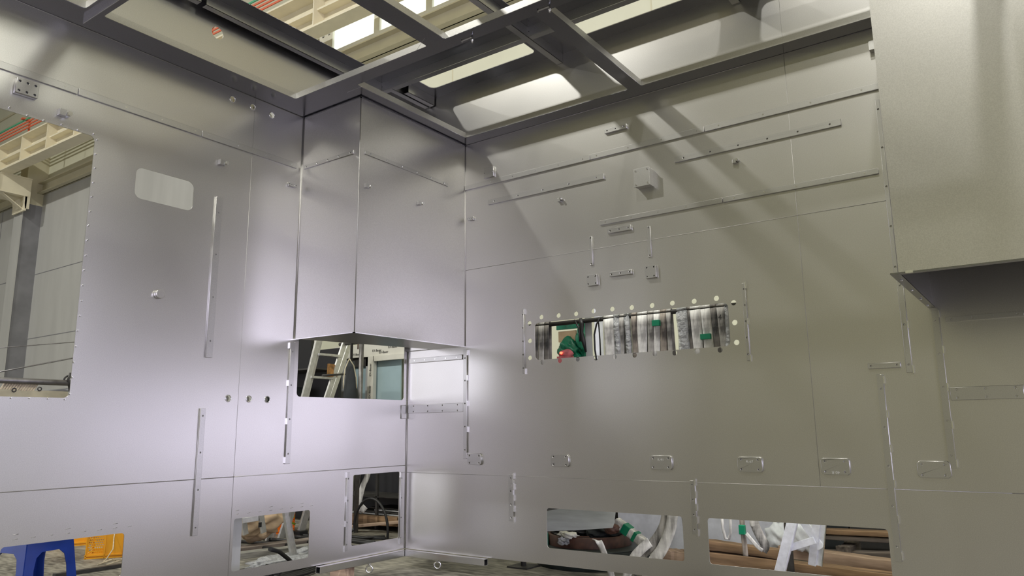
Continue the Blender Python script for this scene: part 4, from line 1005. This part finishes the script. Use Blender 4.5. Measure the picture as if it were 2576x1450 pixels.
# dark racking behind the ladder
rk = empty('tool_rack', (-3.0, 1.55, FZ)); tag(rk, 'dark crowded tool rack behind the ladder', 'rack')
MB().box(-1.5, .2, 0, -.45, .25, 2.62).box(-.45, .2, 0, .12, .25, 2.20).build('back_panel', 'black', rk)
for z in (.4, .9, 1.4, 1.9):
    MB().box(-1.3, -.2, z, .12, .2, z + .02).build('shelf', 'dark', rk)
for i in range(9):
    x = rnd(-1.2, -.05); z = (.42, .92, 1.42)[i % 3]
    MB().box(x, -.15, z, x + rnd(.06, .16), .1, z + rnd(.1, .3)).build('stored_box', ('dark', 'greypaint', 'darkcloth')[i % 3], rk)
# pallet rack seen through the hose opening
sr = empty('storage_rack', (-2.0, 1.75, FZ)); tag(sr, 'low steel rack with stacked plates behind the hose opening', 'rack')
MB().box(-.75, -.25, .10, .95, .25, .135).build('shelf', 'rust', sr)
MB().box(-.75, -.25, .36, .95, .25, .37).build('shelf', 'dark', sr)
MB().box(-.8, .25, 0, 1.0, .28, 1.2).build('back_panel', 'black', sr)
for x in (-.75, .1, .93): MB().box(x, -.25, 0, x + .03, -.22, 1.2).build('upright', 'dark', sr)
for i, (x0, x1, z, mt) in enumerate(((-.5, .9, .14, 'dark'), (-.4, .7, .16, 'lightgrey'), (-.3, .9, .18, 'dark'), (.0, .85, .20, 'lightgrey'), (-.1, .6, .22, 'dark'))):
    tag(MB().box(-2.0 + x0, 1.53 + i*.02, FZ + z, -2.0 + x1, 1.95, FZ + z + .012).build('steel_plate', mt, None, 0, (-2, 1.7, FZ + z)), '%s steel plate in the stack on the low rack, %s' % (('dark', 'pale', 'dark', 'pale', 'dark')[i], ('bottom one', 'second from the bottom', 'third from the bottom', 'second from the top', 'top one')[i]), 'plate', 'plates stacked on the low rack')
timber((-2.3, 1.42, -.03), (-1.5, 1.50, -.03), .10, .10, 'wood', 'brown timber on the floor under the low rack')
timber((-2.15, 1.18, -.10), (-1.35, 1.42, -.01), .10, .03, 'palewood', 'pale board leaning on the timber behind the hose opening')
timber((-2.5, 1.22, -.115), (-1.9, 1.12, -.115), .14, .05, 'oldwood', 'grey board lying left of the pale one behind the hose opening')
strap([(-1.80, 1.30, .9), (-1.82, 1.30, .52), (-1.88, 1.28, .36), (-1.93, 1.28, .18), (-1.90, 1.27, .08), (-1.83, 1.28, .14)], .065, 'sling_white', 'pale sling with curled end hanging behind the hose opening', (.9, .3, 0))
strap([(-1.97, 1.32, .9), (-1.99, 1.32, .5), (-2.02, 1.32, .3), (-2.03, 1.32, .05)], .06, 'sling_grey', 'grey sling hanging left of the curled one')
hz = []
for i in range(26):
    a = PI * (1.05 - 1.15 * i / 25); hz.append((-1.50 + .26*math.cos(a), 1.05, -.10 + .34*math.sin(a) + .02))
tag(MB().tube([(-1.72, .85, -.12), (-1.78, 1.0, -.11)] + hz[1:] + [(-1.24, 1.0, -.11), (-1.4, .85, -.12), (-1.8, .85, -.12)], .014, 8).build('black_hose', 'black', None, 0, (-1.5, 1.05, FZ)), 'black hose bent in a tall arch behind the hose opening', 'hose')
for i, (y0, y1, x0, x1, r_) in enumerate(((.62, .75, -2.3, -1.1, .016), (.50, .66, -2.2, -1.0, .02), (.70, .98, -2.4, -1.2, .014), (.28, .42, -2.4, -.9, .018), (.05, .2, -2.4, -1.0, .016), (-.2, .05, -2.2, -.8, .016))):
    pts = [(x0 + (x1 - x0)*k/8, y0 + (y1 - y0)*k/8 + .03*math.sin(k*1.3 + i), FZ + r_) for k in range(9)]
    tag(MB().tube(pts, r_, 8).build('black_cable', 'black', None, 0, pts[0]), 'black cable lying on the floor behind the left wall, %s' % ('first','second','third','fourth','fifth','nearest the low opening')[i] if False else 'black rubber cable lying across the hall floor behind the low openings', 'cable', 'cables on the hall floor')
# items behind the second low opening
timber((-1.55, -.62, -.115), (-1.35, .35, -.115), .12, .05, 'oldwood', 'grey board lying across the floor behind the ladder-leg opening')
timber((-1.95, -.55, -.12), (-1.75, .5, -.12), .16, .035, 'greywood', 'dark flat board behind the grey board')
timber((-1.05, -1.25, -.125), (-.85, -.1, -.125), .10, .03, 'oldwood', 'grey plank near the left wall on the floor')
pa = (-0.8, -0.672, 0.33); 
lg = empty('aluminium_upright', (-.8, -.516, FZ)); tag(lg, 'aluminium ladder leg standing upright behind the second low opening', 'ladder leg')
MB().bar((0, .01, 0), (0, -.205, .80), .055, .03, (1, 0, 0)).bar((.018, .035, 0), (.018, -.18, .80), .006, .01, (1, 0, 0)).build('profile', 'alu', lg, .003)
sf = empty('short_ladder', (-1.6, -.4, FZ)); tag(sf, 'old aluminium folding ladder end with a rung, lying among the cloth', 'ladder')
f0 = (-1.6, -0.313, 0.201); f1 = (-1.6, -0.246, 0.045); f2 = (-1.6, -0.434, 0.184); f3 = (-1.6, -0.373, 0.035)
MB().bar((0, f1[1] + .4, f1[2] - FZ), (0, f0[1] + .4, f0[2] - FZ + .12), .055, .025, (1, 0, 0)).build('stile', 'alu', sf, .003)
MB().bar((-.1, f3[1] + .4, f3[2] - FZ), (-.1, f2[1] + .4, f2[2] - FZ + .12), .055, .025, (1, 0, 0)).build('stile', 'alu', sf, .003)
MB().bar((-.05, f2[1] + .38, f2[2] - FZ - .01), (-.0, f0[1] + .4, f0[2] - FZ - .015), .05, .03, (1, 0, 0)).build('rung', 'alu', sf, .003)
MB().box(.012, f0[1] + .395, f0[2] - FZ - .10, .016, f0[1] + .43, f0[2] - FZ - .055).build('slot', 'black', sf)
MB().bar((0, f1[1] + .405, f1[2] - FZ - .03), (0, f1[1] + .4, f1[2] - FZ), .05, .03, (1, 0, 0)).build('rag', 'beigecloth', sf, .006)
tag(blob('cloth_bundle', 'beigecloth', (-1.98, -.06, .09), (.13, .24, .15), None, 41, .28, 5, FZ + .002), 'crumpled beige cloth sack behind the second low opening', 'cloth')
crate((-2.75, .72, FZ), math.radians(35), 'orangecrate', 'orange plastic crate behind the ladder foot in the second low opening', .40, .32, .40)
ps = empty('corner_post', (-.30, -1.455, FZ)); tag(ps, 'grey steel post standing at the left side of the second low opening', 'post')
MB().box(-.03, -.03, 0, .03, .03, 1.0).box(.03, -.045, 0, .034, -.02, 1.0).build('profile', 'lightgrey', ps, .002)
MB().box(-.08, -.08, 0, .08, .08, .008).build('foot', 'lightgrey', ps)
tag(blob('clear_film', 'polyfilm', (-.75, -.72, -.085), (.16, .28, .055), None, 51, .3, 5, FZ + .002), 'long crumpled clear film on the floor behind the second low opening', 'film')
tag(blob('clear_film', 'polyfilm', (-.95, -.28, -.09), (.12, .18, .05), None, 53, .3, 5, FZ + .002), 'crumpled clear film right of the ladder leg', 'film')
tag(MB().tube([(-.30, -1.15, .12), (-.36, -1.02, .08), (-.42, -.88, .0), (-.48, -.76, -.08), (-.50, -.68, -.12)], .016, 10).build('black_hose', 'black', None, 0, (-.4, -.9, FZ)), 'thick black hose slanting across the second low opening', 'hose')
for i in range(7):
    y = -1.1 + .03*i; tag(MB().tube([(-.28 - .05*i, -1.18, FZ + .02 + .006*i), (-.32 - .04*i, -.95, FZ + .018), (-.34 - .045*i, -.75, FZ + .02), (-.45 - .045*i, -.45, FZ + .018)], .013, 8).build('black_cable', 'black', None, 0, (-.3, -1.0, FZ)),
        'black cable in the bundle on the floor right behind the second low opening', 'cable', 'cable bundle behind the second low opening')
tag(blob('cable_knot', 'black', (-.30, -1.12, -.06), (.06, .07, .06), None, 61, .4, 4), 'tangle of black cable ends at the post foot', 'cable knot')
tag(MB().tube([(-2.3, .62, .14), (-2.3, .66, .06), (-2.3, .60, .02), (-2.3, .68, -.02)], .012, 6).build('yellow_cord', 'leafgreen', None, 0, (-2.3, .6, .1)), 'short yellow-green cord next to the orange crate', 'cord')
# items in the lower part of the large window cut-out
X = -1.2
o = MB().tube([(X, (-1.2, -2.742, 1.358)[1] - .6, (-1.2, -2.742, 1.358)[2]), (X, -1.02, (-1.2, -2.307, 1.366)[2] - .01)], .021, 12).build('rack_pipe', 'pipe', None, 0, (X, -2.4, (-1.2, -2.742, 1.358)[2]))
tag(o, 'level grey pipe across the foot of the large window cut-out', 'pipe')
tag(MB().tube([(X - .15, -3.0, 1.235), (X - .12, -2.50, 1.285), (X - .02, -2.27, 1.31)], .014, 10).build('second_pipe', 'lightgrey', None, 0, (X, -2.6, 1.3)), 'thinner pale pipe crossing behind the level grey pipe', 'pipe')
cv = MB(); cpts = []
ytl, ztl = (-1.15, -2.753, 1.291)[1], (-1.15, -2.753, 1.291)[2]; ytr = (-1.15, -2.322, 1.312)[1]; zb_ = (-1.15, -2.745, 1.214)[2]
top = []
for i in range(21):
    t = i / 20; y = (ytl - .5) + (ytr - ytl + .5) * t; top.append((y, ztl - .004 + .008 * abs(math.sin(t * 9.0))))
poly = top + [(ytr + .01, zb_ - .5), (ytl - .5, zb_ - .5)]
cv.prism(poly, -1.155, -1.145, 'yz')
cvo = cv.build('canvas_sheet', 'canvas', None, 0, (-1.15, -2.5, .9)); tag(cvo, 'beige canvas sheet with eyelets hanging below the grey pipe', 'canvas')
for p in ((-1.14, -2.671, 1.291), (-1.14, -2.512, 1.304)):
    MB().ring((0.008, p[1] + 2.5, p[2] - .9), .012, .004, 'x', 14, 6).build('eyelet', 'dark', cvo)
rc = (-1.25, -2.626, 1.315)
m = MB()
for i in range(13):
    y = rc[1] - .10 + i*.017
    m.tube([(-1.25, y + .05, rc[2] + .035), (-1.23, y + .03, rc[2] + .03), (-1.22, y - .0, rc[2] - .02), (-1.23, y - .02, rc[2] - .08)], .007, 6)
tag(m.build('rope_coil', 'rope', None, 0, (-1.24, rc[1], rc[2])), 'coil of pale rope hung under the grey pipe in the large window cut-out', 'rope coil')
for a, b, r_, lab in (((0,881), (183,846), .006, 'upper thin line crossing the large window cut-out'), ((0,944), (181,885), .007, 'lower thin rope crossing the large window cut-out')):
    pass
la0, la1 = (-2, -2.578, 1.608), (-2, -1.949, 1.785); lb0, lb1 = (-2, -2.53, 1.409), (-2, -1.936, 1.673)
tag(MB().tube([(-2, la0[1] - .3, la0[2] - .02), (-2, la1[1] + .4, la1[2] + .03)], .004, 6).build('thin_line', 'pipe', None, 0, (-2, -2, la1[2])), 'upper thin line crossing the large window cut-out', 'line')
tag(MB().tube([(-2, lb0[1] - .3, lb0[2] - .04), (-2, lb1[1] + .4, lb1[2] + .05)], .006, 6).build('thin_rope', 'pipe', None, 0, (-2, -2, lb1[2])), 'lower thin rope crossing the large window cut-out', 'rope')
kn = (-1.2, -2.303, 1.378)
tag(MB().ring((X, kn[1], kn[2]), .03, .007, 'x', 16, 6).tube([(X, kn[1] + .01, kn[2] + .05), (X + .02, kn[1] - .01, kn[2]), (X, kn[1] + .02, kn[2] - .08)], .010, 6).build('pipe_clamp', 'dark', None, 0, (X, kn[1], kn[2])), 'dark clamp and knot at the right end of the grey pipe', 'clamp')
tag(MB().tube([(X - .045, -1.05, FZ), (X - .045, -1.05, kn[2] + .05)], .02, 10).build('stand_pipe', 'pipe', None, 0, (X - .045, -1.05, FZ)), 'upright pipe carrying the level grey pipe behind the left wall', 'pipe')
# floor debris under the rear wall
tag(blob('crumpled_foil', 'polybag', (.99, .69, FZ + .012), (.09, .05, .012), None, 71, .3, 3, FZ + .001), 'crumpled pale wrapper on the floor beyond the foot of the rear wall', 'wrapper')
# folded sheet on the floor in front
apl = bpy.data.objects['angle_plate']; bpy.data.objects.remove(apl)
fs = empty('folded_sheet', (2.55, -.45, FZ)); tag(fs, 'folded thin steel sheet standing on the floor in front of the rear wall', 'sheet')
MB().prism([(-.42, 0), (.0, 0), (.0, .105), (-.10, .09)], -.002, .002, 'xz').build('panel', 'steel', fs)
MB().prism([(.0, 0), (.0, .105), (-.30, .0)], -.002, .002, 'yz').build('panel', 'steel', fs)

# ladder foot with a black rubber shoe
lf = empty('aluminium_post', (-2.2, .685, FZ)); tag(lf, 'old aluminium ladder foot with a black rubber shoe beside the orange crate', 'ladder leg')
MB().bar((0, 0, .05), (0, .36, 1.15), .085, .03, (1, 0, 0)).build('profile', 'alu', lf, .003)
MB().box(-.05, -.065, 0, .05, .06, .06).build('shoe', 'black', lf, .006)
# housings and tubes for the added fill lights, out of view
for loc, rz, lab in (((1.9, .06, 2.9), 0, 'fill lamp added out of view outside the rear wall above the slings'), ((-.06, -.9, 2.3), PI/2, 'fill lamp added out of view outside the left wall'), ((3.3, .06, 1.1), 0, 'fill lamp added out of view outside the rear wall above the timber')):
    r = empty('fill_lamp', loc, rz); tag(r, lab, 'lamp', None)
    MB().box(-.6, -.05, .0, .6, .03, .05).build('housing', 'lightgrey', r, .004)
    MB().tube([(-.56, -.01, -.015), (.56, -.01, -.015)], .013, 10).build('tube', 'fillglow', r)
